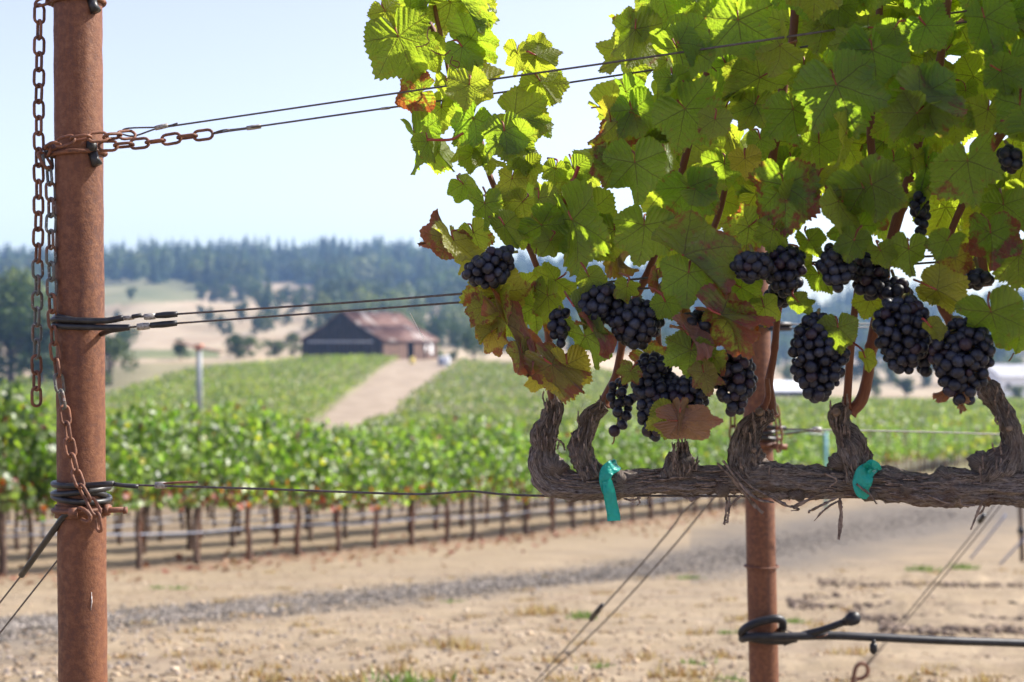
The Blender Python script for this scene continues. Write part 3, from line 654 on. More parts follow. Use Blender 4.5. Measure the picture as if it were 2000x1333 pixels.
def vine_wood(seed):
    g = random.Random(seed); mb = MB(); j = lambda s: g.uniform(-s,s)
    pts = catmull([(0,0,-.05),(j(.03),j(.02),.25),(j(.04),j(.03),.5),(j(.02),0,.78)],9); mb.tube(pts, [.048,.038,.036,.044], 7, noise=lambda L,a,r: .006*vn(L*30,a*2,seed))
    for s in (-1,1): mb.tube(catmull([pts[-1],(s*.12,0,.82),(s*.55,j(.02),.83)],7), [.027,.022,.016], 6)
    for k in range(8):
        x = -.5+k*.14; mb.tube([(x,0,.83),(x+j(.05),j(.06),1.3)], [.008,.004], 4)
    return mb.mesh('trunk', M['vine_trunk'])
can = [vine_canopy(200+k) for k in range(7)]; woo = [vine_wood(300+k) for k in range(6)]
stake_m = MB().tube([(0,0,0),(0,0,.7),(0,0,1.75)], .016, 5).mesh('stake', M['rust'])
rot = math.atan2(RDIR[1], RDIR[0])
rows = [(0,-5.5,66,'leafy green grapevine in the nearest row beyond the gravel track','vines in the nearest row beyond the track'),
        (2.3,-6,48,'leafy grapevine in the second row beyond the gravel track','vines in the second row beyond the track'),
        (4.6,-5,36,'grapevine in the third row beyond the gravel track','vines in the third row beyond the track')]
SP = 1.08
for ri,(off_,t0,t1,lab,grp) in enumerate(rows):
    tt = t0
    while tt < t1:
        jx = rnd.uniform(-.06,.06); p = ROW0+RDIR*(tt+jx)+RN*(off_+rnd.uniform(-.03,.03)); tt += SP
        r = empty('grapevine', (p[0],p[1],gz(p[0],p[1])), rot+(math.pi if rnd.random()<.5 else 0)); s = rnd.uniform(.90,1.10); r.scale=(1,rnd.uniform(.8,1.25),s); tag(r,lab,'grapevine',grp)
        link(bpy.data.objects.new('foliage', rnd.choice(can)), r); link(bpy.data.objects.new('trunk', rnd.choice(woo)), r)
        if ri<2: q = link(bpy.data.objects.new('stake', stake_m), r); q.location=(.05,.02,0)
    # drip hose along the row
    pts=[]
    for k in range(60):
        tt = t0-1+(t1-t0+2)*k/59; p = ROW0+RDIR*tt+RN*off_; pts.append((p[0],p[1],gz(p[0],p[1])+.42+.02*math.sin(k*1.9)))
    h = MB().tube(pts, .012, 6).build('drip_hose', M['drip_pale']); tag(h, ['pale drip hose strung along the nearest vine row beyond the track','drip hose strung along the second vine row beyond the track','drip hose strung along the third vine row beyond the track'][ri], 'hose')
# remaining rows of that block, too far and too hidden to count
def clump_rows(name, label, rowlist, size, per_m, pal, hh, seed):
    g = np.random.default_rng(seed); P_=[]
    for (xa,ya,xb,yb) in rowlist:
        L = math.hypot(xb-xa,yb-ya); n = int(L*per_m)
        if n<1: continue
        f = g.random(n); P_.append(np.stack([xa+(xb-xa)*f+g.normal(0,.16,n), ya+(yb-ya)*f+g.normal(0,.16,n), g.uniform(.55,hh,n)],-1))
    p = np.concatenate(P_); p[:,2] += ground_z(p[:,0],p[:,1]); n=len(p)
    V,Q = leafquads(n,p,g.uniform(size*.7,size*1.3,n),seed+1,np.array([0,0,.5])); tt=tints(n,pal,seed+2,.2)
    tt *= (1+.16*fbm(p[:,0]*.15,p[:,1]*.15,3,seed))[:,None]
    return tag(link(bpy.data.objects.new(name, npmesh(name,V,Q,M['vine_foliage'],False,attrs={'tint':np.repeat(tt,6,0)}))), label, 'vineyard', kind='stuff')
rl=[]
for k in range(3,16):
    a = ROW0+RDIR*(-6)+RN*2.3*k; b = ROW0+RDIR*(40)+RN*2.3*k; rl.append((a[0],a[1],b[0],b[1]))
clump_rows('vine_rows','dense green vine rows behind the nearest rows beyond the track',rl,.15,50,vine_pal,1.65,400)
far_pal = [(.095,.128,.024),(.120,.150,.028),(.14,.165,.030),(.060,.088,.020),(.20,.185,.035)]
rl_l=[]; rl_r=[]
for d in np.arange(64, 256, 2.6):
    le_, ri_ = road_edges(np.array([d])); le_=float(le_[0]); ri_=float(ri_[0])
    X = lambda px: (px-1000)/FPX*d
    # left block: its far edge climbs from left to right
    lo = -500 if d<175 else float(np.interp(d,[175,228,243,256],[210,380,500,600]))
    if le_ > lo: rl_l.append((X(lo),d+.0,X(le_),d))
    if d >= 175: rl_l.append((X(-500),d,X(110),d))
    rl_r.append((X(ri_),d,X(2500 if d<230 else 1320),d))
clump_rows('vineyard_hillside','green vine rows on the hillside left of the dirt road below the barn',rl_l,.27,15,far_pal,1.2,500)
clump_rows('vineyard_field','green vine rows right of the dirt road reaching across the valley',rl_r,.27,13,far_pal,1.2,600)
tv=[];tq=[];to=0
for k in range(3,9):
    for q_ in np.arange(-6,44,.95):
        a=ROW0+RDIR*(q_+rnd.uniform(-.1,.1))+RN*2.3*k; z0=gz(a[0],a[1]); V_,Q__,T_,U_=tube_np([(a[0],a[1],z0-.05),(a[0]+rnd.uniform(-.04,.04),a[1],z0+.4),(a[0],a[1],z0+.85)],[.042,.032,.036],5,caps=False); tv.append(V_); tq.append(Q__+to); to+=len(V_)
tag(link(bpy.data.objects.new('vine_trunks', npmesh('vine_trunks',np.concatenate(tv),np.concatenate(tq),M['vine_trunk']))),'dark trunks of the vine rows behind the nearest three rows','vineyard',kind='stuff')
# extra row with rusty stakes in the right middle distance
st_m = MB().tube([(0,0,0),(0,0,1.0),(0,0,1.9)], .03, 6).mesh('vineyard_stake', M['rust'])
for i in range(12):
    d = 46+i*3.0; p = ROW0+RDIR*((d-17)/.898)+RN*(-.35)
    o = link(bpy.data.objects.new('vineyard_stake', st_m)); o.location=(p[0],p[1],gz(p[0],p[1])); tag(o,'thin rusty stake at the foot of the far right vine row','stake','rusty stakes along the far right vine row')

# ------------------------------------------------------------------ foreground ground cover
def rock(seed, n=1):
    g = np.random.default_rng(seed); t_ = (1+5**.5)/2
    V = np.array([(-1,t_,0),(1,t_,0),(-1,-t_,0),(1,-t_,0),(0,-1,t_),(0,1,t_),(0,-1,-t_),(0,1,-t_),(t_,0,-1),(t_,0,1),(-t_,0,-1),(-t_,0,1)],float); V/=np.linalg.norm(V,axis=1)[:,None]
    F = np.array([(0,11,5),(0,5,1),(0,1,7),(0,7,10),(0,10,11),(1,5,9),(5,11,4),(11,10,2),(10,7,6),(7,1,8),(3,9,4),(3,4,2),(3,2,6),(3,6,8),(3,8,9),(4,9,5),(2,4,11),(6,2,10),(8,6,7),(9,8,1)])
    V = V*g.uniform(.65,1.15,(12,1))*[1,.8,.6]; return V, F
def ground_scatter(name, label, cat, n, fn, size, pal, mat, seed, sink=.3):
    g = np.random.default_rng(seed); Vs,Fs,Ts=[],[],[]; off=0
    x,y,s = fn(g,n,size); z = ground_z(x,y)+s*(1-sink)*.4; vi = g.integers(0,4,len(x))
    for k in range(4):
        m = vi==k; b = rock(seed+k); nn = m.sum()
        V,F,T = scatter(b[0],b[1],np.stack([x[m],y[m],z[m]],-1),s[m],g.uniform(0,6.28,nn),tint=tints(nn,pal,seed+k,.25)); Vs.append(V);Fs.append(F+off);Ts.append(T);off+=len(V)
    return tag(link(bpy.data.objects.new(name, npmesh(name,np.concatenate(Vs),np.concatenate(Fs),mat,False,attrs={'tint':np.concatenate(Ts)}))),label,cat,kind='stuff')
t = NT('stone'); at = t.n('ShaderNodeAttribute', attribute_name='tint'); M['stone'] = t.done(t.bsdf(at.outputs['Color'],.85,.2,t.bump(t.noise(t.pos(),120,3),.4,.004)))
TA = np.array(TRACK)
def on_track(g,n,size):
    seg = g.random(n)*(len(TA)-2.0); i = seg.astype(int); f = (seg-i)[:,None]; c_ = TA[i]*(1-f)+TA[i+1]*f; wd = .30+.03*c_[:,1]
    x = c_[:,0]+g.normal(0,1,n)*wd*.25; y = c_[:,1]+g.normal(0,1,n)*wd; return x,y,g.uniform(size*.5,size*1.4,n)*(1+(c_[:,1]>12)*.3)
ground_scatter('gravel','grey gravel stones spread along the dirt track','gravel',13000,on_track,.013,[(.15,.13,.11),(.21,.18,.15),(.10,.09,.08),(.28,.245,.21)],M['stone'],700)
def near_left(g,n,size):
    d = 4.6+g.random(n)**1.3*4.2; px = -80+g.random(n)**1.5*1200; return (px-1000)/FPX*d, d, g.uniform(size*.4,size*1.5,n)
ground_scatter('loose_stones','loose stones scattered on bare ground at the lower left','stones',900,near_left,.011,[(.26,.22,.19),(.20,.17,.15),(.33,.27,.22)],M['stone'],720)
def clods(g,n,size):
    x=[];y=[]
    for (dd0,x0,x1) in ((10.3,1540,2100),(8.9,1660,2100),(7.9,1720,2100),(13.5,1600,2100),(9.5,1900,2100)):
        k=n//5; px = g.uniform(x0,x1,k); d = dd0+g.normal(0,.30,k); x.append((px-1000)/FPX*d); y.append(d)
    x=np.concatenate(x); y=np.concatenate(y); return x,y,np.abs(g.normal(size,size*.5,len(x)))+.01
ground_scatter('soil_clods','brown clods of turned soil in low ridges at the lower right','soil',4200,clods,.015,[(.12,.085,.060),(.17,.125,.09),(.25,.19,.14)],M['stone'],740)
def anywhere(g,n,size):
    d = 4.7+g.random(n)**1.6*14; px = g.uniform(-50,2050,n); return (px-1000)/FPX*d, d, np.abs(g.normal(0,size,n))+.006
ground_scatter('dirt_crumbs','small crumbs of dry soil over the bare headland','soil',4500,anywhere,.007,[(.36,.27,.18),(.28,.2,.13),(.45,.36,.26)],M['stone'],760)
def tufts(name,label,cat,spots,pal,nb,hgt,spread,seed):
    g = np.random.default_rng(seed); V=[];F=[];T=[]
    for (px,d,sc_) in spots:
        x0=(px-1000)/FPX*d
        for k in range(int(nb*sc_)):
            x=x0+g.normal(0,spread*sc_); y=d+g.normal(0,spread*sc_*.7); a=g.uniform(0,6.28); h=hgt*g.uniform(.4,1.2)*sc_; ln=g.normal(0,.5,2)*h; w_=.0035*(.7+sc_); n=len(V)
            z=float(ground_z(np.array([x]),np.array([y]))[0]); V+=[(x-w_*math.cos(a),y-w_*math.sin(a),z),(x+w_*math.cos(a),y+w_*math.sin(a),z),(x+ln[0],y+ln[1],z+h)]; F.append((n,n+1,n+2)); c=pal[g.integers(0,len(pal))]; T+=[c]*3
    return tag(link(bpy.data.objects.new(name, npmesh(name,np.array(V),np.array(F),M['grass_blade'],False,attrs={'tint':np.array(T)}))),label,cat,kind='stuff')
straw=[(.42,.32,.17),(.34,.23,.11),(.50,.40,.24),(.30,.17,.08)]; grn=[(.09,.17,.03),(.13,.22,.05),(.16,.22,.06)]
gg=random.Random(9)
sp=[(gg.uniform(220,2000), 4.8+gg.random()**1.4*12, gg.uniform(.3,1.0)) for _ in range(150)]+[(860,5.1,1.3),(880,6.6,1.2),(1050,9.2,1.5),(1060,9.0,1.5),(770,5.4,1),(905,6.5,1.3),(930,5.4,1),(1300,5.2,1)]
tufts('dry_grass','tufts of dry straw coloured grass on the headland','grass',sp,straw,45,.045,.05,800)
sp=[(793,4.95,1.3),(1135,8.6,1.0),(1140,8.9,1),(1550,8.2,1.0),(1345,14.5,1.3),(310,12.5,1),(350,12.3,1),(1360,5.6,.7),(1170,5.6,.6),(880,10.5,.8),(1420,7.3,.7),(1880,17,2),(1800,16.5,2),(1430,5.1,.7)]
tufts('green_weeds','small green weeds dotted over the dry headland','weeds',sp,grn,60,.035,.045,810)
# fallen leaves: brick red litter below the rows
gl=np.random.default_rng(33); n=900; ft=gl.uniform(-6,40,n); fo=gl.normal(-.5,.9,n); pl=ROW0+RDIR*ft[:,None]+RN*fo[:,None]
pz=ground_z(pl[:,0],pl[:,1])+.02; V,Q=leafquads(n,np.stack([pl[:,0],pl[:,1],pz],-1),gl.uniform(.05,.11,n),34,np.array([0,0,3.0]))
tag(link(bpy.data.objects.new('fallen_leaves', npmesh('fallen_leaves',V,Q,M['grass_blade'],False,attrs={'tint':np.repeat(tints(n,[(.22,.075,.05),(.18,.08,.05),(.30,.19,.12)],35),6,0)}))),'brick red fallen leaves below the nearest vine row','fallen leaves',kind='stuff')

#@@NEAR
# ------------------------------------------------------------------ haze
hb = MB(); V=[(x,y,z) for x in (-1700,1700) for y in (-1600,1620) for z in (-14,112)]
hb.add(V,Q=[(0,1,3,2),(4,6,7,5),(0,4,5,1),(2,3,7,6),(0,2,6,4),(1,5,7,3)])
hm = bpy.data.materials.new('haze'); hm.use_nodes=True; hn=hm.node_tree.nodes; hn.clear(); ho=hn.new('ShaderNodeOutputMaterial'); hv=hn.new('ShaderNodeVolumePrincipled')
hv.inputs['Color'].default_value=(.36,.60,1.0,1); hv.inputs['Density'].default_value=.00027; hv.inputs['Anisotropy'].default_value=.1; hm.node_tree.links.new(hv.outputs[0],ho.inputs['Volume'])
tag(hb.build('haze',hm,smooth=False), kind='stuff', label='thin blue haze lying over the valley', cat='haze')

# ------------------------------------------------------------------ near post, its fittings and chains
D0 = 1.74
def D(px): return 1.74-(px-155)/1845*.30      # depth of the near vine row under a photo column
pr = 46/FPX*D0                                # post radius
ptop = P(150,-260,D0); pbot = P(172,2300,D0); pbot.z = min(pbot.z, -.1)
paxis = (pbot-ptop)
def pc_(py):                                   # centre of the near post at photo row py
    z = EYE+(666.5-py)/FPX*D0; f = (z-ptop.z)/(pbot.z-ptop.z); return ptop+paxis*f
post = empty('steel_post', (pc_(2000).x, D0, gz(pc_(2000).x, D0)))
tag(post, 'thick rusty steel end post with hanging chains at the left edge', 'post')
def rel(v, root): return Vector(v)-Vector(root.location)
def tb(name, pts, r, mat, parent=None, seg=10, smooth=0, closed=False, noise=None, root=None):
    pts = [Vector(q) for q in pts]
    if smooth: pts = [Vector(q) for q in catmull(pts, smooth)]
    if parent is not None and root is None: root = parent
    org = Vector(root.location) if root is not None else Vector((0,0,0))
    return MB().tube([p-org for p in pts], r, seg, closed, True, noise).build(name, mat, parent)
pts=[ptop+paxis*(k/90) for k in range(91)]
tb('pipe', pts, pr, M['rust'], post, 56, noise=lambda L,a,r: .0006*vn(L*40,a*4,3,py=25))
def wrap_pts(cfun, rad, py, turns=1.0, dz=0.0, a0=0, tilt=0, n=40, tax=0):
    out=[]
    for k in range(n+1):
        f=k/n; a=a0+f*turns*2*math.pi; c=cfun(py)
        out.append(Vector((c.x+rad*math.cos(a), c.y+rad*math.sin(a), c.z+dz*f+tilt*math.cos(a-tax))))
    return out
def ring(name, cfun, root, rad, r, py, mat, tilt=0, turns=1.0, dz=0, a0=0, tax=0, n=40):
    return tb(name, wrap_pts(cfun,rad,py,turns,dz,a0,tilt,n,tax), r, mat, root, 8)
# collars (heavy wire hoops) with rubber tube ends
for py in (6,302):
    ring('collar_hoop', pc_, post, pr+.0025, .0030, py, M['chain_rust'], tilt=.002)
    c = pc_(py)
    tb('rubber_tube', [c+Vector((pr*.78,-pr*.66,-.001)), c+Vector((pr*.86,-pr*.68,-.008)), c+Vector((pr*.98,-pr*.70,-.0155))], [.0062,.0055,.0066], M['black_hose'], post, 14)
    tb('rubber_tube', [c+Vector((pr*.74,-pr*.74,.0145)), c+Vector((pr*.75,-pr*.73,.006)), c+Vector((pr*.76,-pr*.72,.001))], [.0062,.0066,.006], M['black_hose'], post, 14)
    lug = MB(); lug.tube([rel(c+Vector((-pr*.80,-.004,.006)),post), rel(c+Vector((-pr*1.08,-.006,.003)),post), rel(c+Vector((-pr*1.2,-.008,-.004)),post)], [.009,.008,.0035], 4); lug.build('lug', M['chain_rust'], post)
# strap clamp with bolt low down
c = pc_(996)
for k,hh_ in ((0,.0),):
    V=[];n=36
    for i in range(n):
        a=2*math.pi*i/n
        for (rr,zz) in ((pr+.0006,.0075),(pr+.0028,.0075),(pr+.0028,-.0075),(pr+.0006,-.0075)):
            V.append(rel(c+Vector((rr*math.cos(a),rr*math.sin(a),zz+.001*math.cos(a))),post))
    ii=np.arange(n*4).reshape(n,4); i1=np.roll(ii,-1,0); Q=np.stack([ii,np.roll(ii,-1,1),np.roll(i1,-1,1),i1],-1).reshape(-1,4)
    mb=MB(); mb.add([list(v) for v in V],Q=Q); mb.build('clamp_band', M['rust'], post)
ring('clamp_rod', pc_, post, pr+.0045, .0028, 994, M['chain_rust'], tilt=.001)
bo = [c+Vector((pr*1.02,-.012,.001)), c+Vector((pr*1.25,-.014,.0012)), c+Vector((pr*1.95,-.016,.002))]
tb('bolt', bo, [.0036,.0036,.0034], M['chain_rust'], post, 10)
for k,(f,rr,ln) in enumerate(((1.10,.0075,.006),(1.92,.0048,.004))):
    q=c+Vector((pr*f,-.0125-.002*k,.001)); tb('nut',[q,q+Vector((ln,-.0002,.0002))],rr,M['chain_rust'],post,6)
q=c+Vector((.002,-pr-.006,.0)); tb('nut',[q+Vector((-.006,0,0)),q+Vector((.004,0,.0005))],.0075,M['chain_rust'],post,6)
tb('hook', [c+Vector((.003,-pr-.004,.004)),c+Vector((.012,-pr-.010,.006)),c+Vector((.022,-pr-.011,-.002)),c+Vector((.020,-pr-.011,-.010)),c+Vector((.011,-pr-.008,-.007))], .0026, M['chain_rust'], post, 8, 14)

# chain links
PITCH = .0194; WR=.0019
def link_mesh(pitch, wr, halfw):
    pts=[]; h=pitch/2+wr; rr=halfw; st=max(.0005, h-rr); n=7
    for k in range(n): a=math.pi*k/(n-1); pts.append((0,rr*math.cos(a), st+rr*math.sin(a)))
    for k in range(n): a=math.pi+math.pi*k/(n-1); pts.append((0,rr*math.cos(a), -st+rr*math.sin(a)))
    return MB().tube(pts, wr, 7, closed=True)
lm_r = link_mesh(PITCH,WR,.0058).mesh('link',M['chain_rust']); lm_g = link_mesh(PITCH,WR,.0058).mesh('link',M['chain_grey'])
def chain(label, path, roll0=R(45), greys=None, scale=1.0, flat=0, pitch=PITCH, group=None, meshes=(lm_r,lm_g)):
    path=np.array([list(p) for p in path]); path = catmull(path, 300)
    L=np.concatenate([[0],np.cumsum(np.linalg.norm(np.diff(path,axis=0),axis=1))]); n=max(1,int(L[-1]/(pitch*scale)))
    root=empty('chain', Vector(path[0])); tag(root,label,'chain',group)
    for k in range(n):
        s=(k+.5)*pitch*scale; c_=np.array([np.interp(s,L,path[:,i]) for i in range(3)]); e=s+.004; c2=np.array([np.interp(min(e,L[-1]),L,path[:,i]) for i in range(3)]); c1=np.array([np.interp(s-.004,L,path[:,i]) for i in range(3)])
        z=Vector(c2-c1).normalized(); y0=Vector((0,-1,0)); x=y0.cross(z).normalized(); y=z.cross(x)   # y toward the camera
        m=Matrix((x,y,z)).transposed().to_4x4(); a=roll0+(math.pi/2 if k%2 else 0)+rnd.uniform(-.16,.16)
        m = Matrix.Translation(Vector(c_)-Vector(path[0])) @ m @ Matrix.Rotation(a,4,'Z') @ Matrix.Rotation(rnd.uniform(-.05,.05),4,'X') @ Matrix.Scale(scale,4)
        o=bpy.data.objects.new('link', meshes[1] if (greys and greys(k/n)) else meshes[0]); link(o,root); o.matrix_local=m
    return root
chain('long rusty chain hanging free on the outer left side of the post', [P(77,12,D0-.01),P(76,180,D0-.01),P(75,420,D0-.01),P(72,640,D0-.01),P(71,792,D0-.01)], greys=lambda f:.60<f<.86)
chain('slack rusty chain running down the left face of the post to the lower clamp', [P(92,300,D0-.012),P(99,380,D0-.02),P(100,520,D0-.025),P(104,640,D0-.03),P(113,730,D0-.034),P(127,810,D0-.037),P(140,890,D0-.040),P(158,950,D0-.043),P(183,990,D0-.046),P(190,1010,D0-.047),P(196,1050,D0-.046)], greys=lambda f:f<.36 or .56<f<.63)
ch1=[P(88,300,D0-.01),P(108,283,D0-.036),P(150,271,D0-.040),P(190,268,D0-.036),P(225,266,D0-.02),P(266,262,D0-.0)]
chain('short rusty chain looped round the post front to the upper wire', ch1, roll0=R(70))
ch2=[P(196,286,D0-.02),P(240,284,D0-.022),P(300,277,D0-.024),P(360,268,D0-.024),P(418,262,D0-.024)]
chain('rusty chain pulled out sideways from the post towards the foliage', ch2, roll0=R(84))
chain('bit of rusty chain hooked over the upper left collar lug', [P(70,8,D0-.008),P(90,2,D0-.012),P(118,-6,D0-.03)], roll0=R(60))
chain('short rusty chain tail crossing behind the two hanging chains', [P(80,300,D0-.02),P(90,318,D0-.022),P(104,338,D0-.024)], roll0=R(30))

# ------------------------------------------------------------------ trellis wires of the near row
def wire(label, pts, r=.00115, n=60, mat='wire_steel', name='trellis_wire'):
    root=empty(name, Vector(pts[0])); tag(root,label,'wire'); tb('strand', pts, r, M[mat], root, 6, n); return root
def crimp(root, a, b, r=.0034, name='crimp_sleeve', mat='crimp_metal'):
    a=Vector(a); b=Vector(b); tb(name,[a,a.lerp(b,.5),b],[r*.9,r,r*.9],M[mat],root,8)
RM=.12
w1=wire('upper trellis wire from the short chain loop up into the foliage', [P(340,246,D(340)-.01),P(750,186,D(750)-.03),P(1000,150,D(1000)-.06),P(1260,113,D(1260)-.10),P(1575,67,D(1575)-.13),P(1700,48,D(1700)-.0),P(2000,6,D(2000)+.05),P(2500,-70,D(2300)+.05)])
tb('strand',[P(236,258,D0-.002),P(250,251,D0-.002),P(305,249,D0-.004),P(330,246,D0-.004),P(347,241,D0-.004)],.0011,M['wire_steel'],w1,6,20)
tb('strand',[P(236,262,D0-.002),P(262,266,D0-.002),P(305,252,D0-.004),P(342,246,D0-.004)],.0011,M['wire_steel'],w1,6,20)
crimp(w1,P(303,251,D0-.004),P(328,245,D0-.004),.0032)
w2=wire('second upper wire joined to the sideways chain', [P(418,260,D0-.024),P(440,254,D0-.024),P(485,250,D0-.024),P(752,212,D(750)-.01),P(1000,178,D(1000)+.02),P(1210,147,D(1210)+.05),P(1570,92,D(1570)+.06),P(2300,-20,D(2300)+.06)])
tb('strand',[P(416,262,D0-.024),P(445,257,D0-.023),P(490,251,D0-.023)],.0011,M['wire_steel'],w2,6,12)
crimp(w2,P(482,251,D0-.024),P(510,247,D0-.024),.0030); crimp(w2,P(744,213,D(750)-.012),P(762,211,D(760)-.012),.0017)
w3=wire('upper of the two middle wires leaving its black hose sleeve', [P(345,614,D0-.035),P(700,590,D(700)-.035),P(920,573,D(920)-.045),P(1035,567,D(1035)-.05),P(1500,520,D(1500)-.0),P(1840,500,D(1840)),P(2400,480,D(2400))],.00135)
w4=wire('lower of the two middle wires leaving its black hose sleeve', [P(345,632,D0-.035),P(700,606,D(700)-.035),P(925,589,D(920)-.03),P(1500,545,D(1500)+.02),P(1840,512,D(1840)+.02),P(2400,490,D(2400)+.02)],.0013)
for wv,(pa,pb,pc2,pd,pe) in ((w3,((240,622),(276,618),(306,617),(346,614),1)),(w4,((250,640),(292,636),(300,635),(345,631),0))) if False else ():
    pass
# black sleeves round the post at the middle wires
hz=[P(206,632,D0-.03),P(240,625,D0-.035)]
def sleeve(root,pts,r=.0040,n=24,mat='black_hose',name='hose_sleeve'): return tb(name,pts,r,M[mat],root,10,n)
c=pc_(632)
sleeve(w3,[c+Vector((pr*.9,pr*.6,.004)),c+Vector((0,pr*1.1,.002)),c+Vector((-pr*1.05,.0,.003)),c+Vector((-pr*.75,-pr*.85,.0045)),c+Vector((0,-pr*1.12,.0035)),P(205,627,D0-.034),P(240,621,D0-.035)],.0039,40)
sleeve(w3,[P(305,617,D0-.035),P(325,615.5,D0-.035),P(346,614,D0-.035)],[.0034,.0042,.0036],8)
crimp(w3,P(241,622,D0-.035),P(262,620,D0-.035),.0030); crimp(w3,P(282,619.5,D0-.035),P(303,618,D0-.035),.0040)
tb('strand',[P(240,621,D0-.035),P(262,619,D0-.036),P(305,618,D0-.035)],.0016,M['wire_steel'],w3,6,10); tb('wire_end',[P(258,619,D0-.038),P(276,616,D0-.038)],.0026,M['black_hose'],w3,8)
sleeve(w4,[c+Vector((pr*1.04,0,-.010)),c+Vector((pr*.6,pr*1.0,-.008)),c+Vector((-pr*.6,pr*.95,-.004)),c+Vector((-pr*1.06,0,-.003)),c+Vector((-pr*.7,-pr*.88,-.0035)),c+Vector((0,-pr*1.1,-.0045)),P(205,640,D0-.034),P(253,640,D0-.036)],.0038,44)
sleeve(w4,[c+Vector((pr*1.0,-pr*.3,-.013)),P(215,646,D0-.03),P(235,643,D0-.034),P(252,640.5,D0-.036)],.0034,12)
sleeve(w4,[P(294,636,D0-.035),P(320,634,D0-.035),P(345,631.5,D0-.035)],[.0036,.0042,.0036],8)
crimp(w4,P(268,639,D0-.035),P(292,637,D0-.035),.0044); tb('strand',[P(252,640,D0-.036),P(270,638,D0-.035),P(300,636,D0-.035)],.0014,M['wire_steel'],w4,6,8)
sleeve(w3,[c+Vector((-pr*1.02,-pr*.2,.008)),c+Vector((-pr*.6,-pr*.95,.008)),c+Vector((pr*.1,-pr*1.12,.004)),c+Vector((pr*.85,-pr*.7,-.001))],.0030,16)
# cordon wire
w5=wire('lowest wire carrying the old vine arm out from the post', [P(215,945,D0-.035),P(300,949,D0-.03),P(500,955,D(500)-.01),P(780,965,D(780)-.01),P(860,964,D(860)-.01),P(918,960,D(918)-.01),P(985,966,D(985)-.01),P(1080,969,D(1080)-.0),P(1300,969,D(1300)-.0),P(1600,971,D(1600)),P(2000,975,D(2000)),P(2500,980,D(2500))],.0014,120)
tb('wire_end',[P(305,947,D0-.032),P(345,943,D0-.034),P(386,942,D0-.034)],.0015,M['chain_rust'],w5,8,10); crimp(w5,P(303,948,D0-.031),P(325,948,D0-.031),.0042)
sleeve(w5,wrap_pts(pc_,pr+.004,944,.5,0,math.pi*.98,0,20)[:14]+[P(222,945,D0-.038)],.0036,40); sleeve(w5,[P(222,946,D0-.037),P(245,949,D0-.036),P(270,951,D0-.034)],.0025,8)
for (py,tl,tx,a0,tn) in ((958,.0035,0,math.pi*.7,1.05),(971,.004,2.6,0,1.0)):
    tb('hose_sleeve',wrap_pts(pc_,pr+.0042,py,tn,0,a0,tl,44,tx),.0037,M['black_hose'],w5,10)
tb('hose_sleeve',[pc_(962)+Vector((pr*.5,-pr*.98,.003)),pc_(962)+Vector((pr*.9,-pr*.6,.001)),pc_(962)+Vector((pr*1.05,-pr*.2,-.003))],.0041,M['black_hose'],w5,10,8)
# guy wires of the near post
gy1=empty('guy_wire',P(150,998,D0-.03)); tag(gy1,'guy wire in a black sleeve slanting down left from the clamp','guy wire')
gA=P(148,997,D0-.036); gB=P(-220,1490,2.3)
tb('hose_sleeve',[gA,P(135,1001,D0-.03),P(122,1013,D0-.025),P(100,1043,D0-.01),P(42,1124,D0+.05)],.0040,M['black_hose'],gy1,10,24)
tb('strand',[P(48,1116,D0+.045),P(-10,1190,D0+.12),P(-110,1317,D0+.26),P(-230,1467,D0+.42)],.0012,M['wire_steel'],gy1,6,20)
gy2=empty('guy_wire',P(112,1095,D0+.03)); tag(gy2,'thin bare guy wire slanting down left behind the post','guy wire')
tb('strand',[P(168,1024,D0+.034),P(112,1095,D0+.08),P(-5,1243,D0+.18),P(-170,1452,D0+.33)],.0012,M['wire_steel'],gy2,6,20)

# ------------------------------------------------------------------ second post, in the next row
D2 = 2.78; pr2 = 28.5/FPX*D2
def pc2(py): 
    return Vector(((1484+(py-980)*.024-1000)/FPX*D2, D2, EYE+(666.5-py)/FPX*D2))
bz2=gz(pc2(1700).x,D2); post2=empty('steel_post',(pc2(1700).x,D2,bz2)); tag(post2,'rusty steel post behind the old vine arm with black hose tied low on it','post')
tb('pipe',[pc2(p) for p in np.linspace(430,1790,70)],pr2,M['rust'],post2,44)
ring('clamp_band',pc2,post2,pr2+.003,.006,868,M['rust']); ring('hose_sleeve',pc2,post2,pr2+.006,.0040,846,M['black_hose'],tilt=.004); ring('hose_sleeve',pc2,post2,pr2+.006,.0040,853,M['black_hose'],tilt=-.004); ring('hose_sleeve',pc2,post2,pr2+.006,.0040,637,M['black_hose'],tilt=.004)
tb('bolt',[P(1510,872,D2-.03),P(1537,874,D2-.03)],.006,M['chain_rust'],post2,8)
ring('wire_loop',pc2,post2,pr2+.004,.002,1106,M['rust'])
LM2=(lm_r,lm_g)
chain('rusty chain hanging left of the second post above the vine arm',[P(1431,812,D2-.01),P(1431,850,D2-.01),P(1430,900,D2-.01)],scale=1.1)
chain('short rusty chain dangling right of the second post above the vine arm',[P(1505,770,D2-.04),P(1517,812,D2-.04),P(1522,850,D2-.045),P(1521,884,D2-.045)],scale=1.15)
w6=wire('blurred wire crossing right from the second post below the grapes',[P(1512,836,D2-.03),P(1560,839,D2-.03),P(1600,840,D2-.03),P(1800,844,2.9),P(2000,850,3.05),P(2400,860,3.3)],.0017)
tb('strand',[P(1505,852,D2-.035),P(1550,846,D2-.03),P(1597,840,D2-.03)],.0018,M['wire_steel'],w6,6,10); crimp(w6,P(1587,839,D2-.03),P(1604,840,D2-.03),.0055); tb('hose_sleeve',[P(1490,834,D2-.035),P(1515,836,D2-.034),P(1535,837,D2-.03)],.0045,M['black_hose'],w6,8)
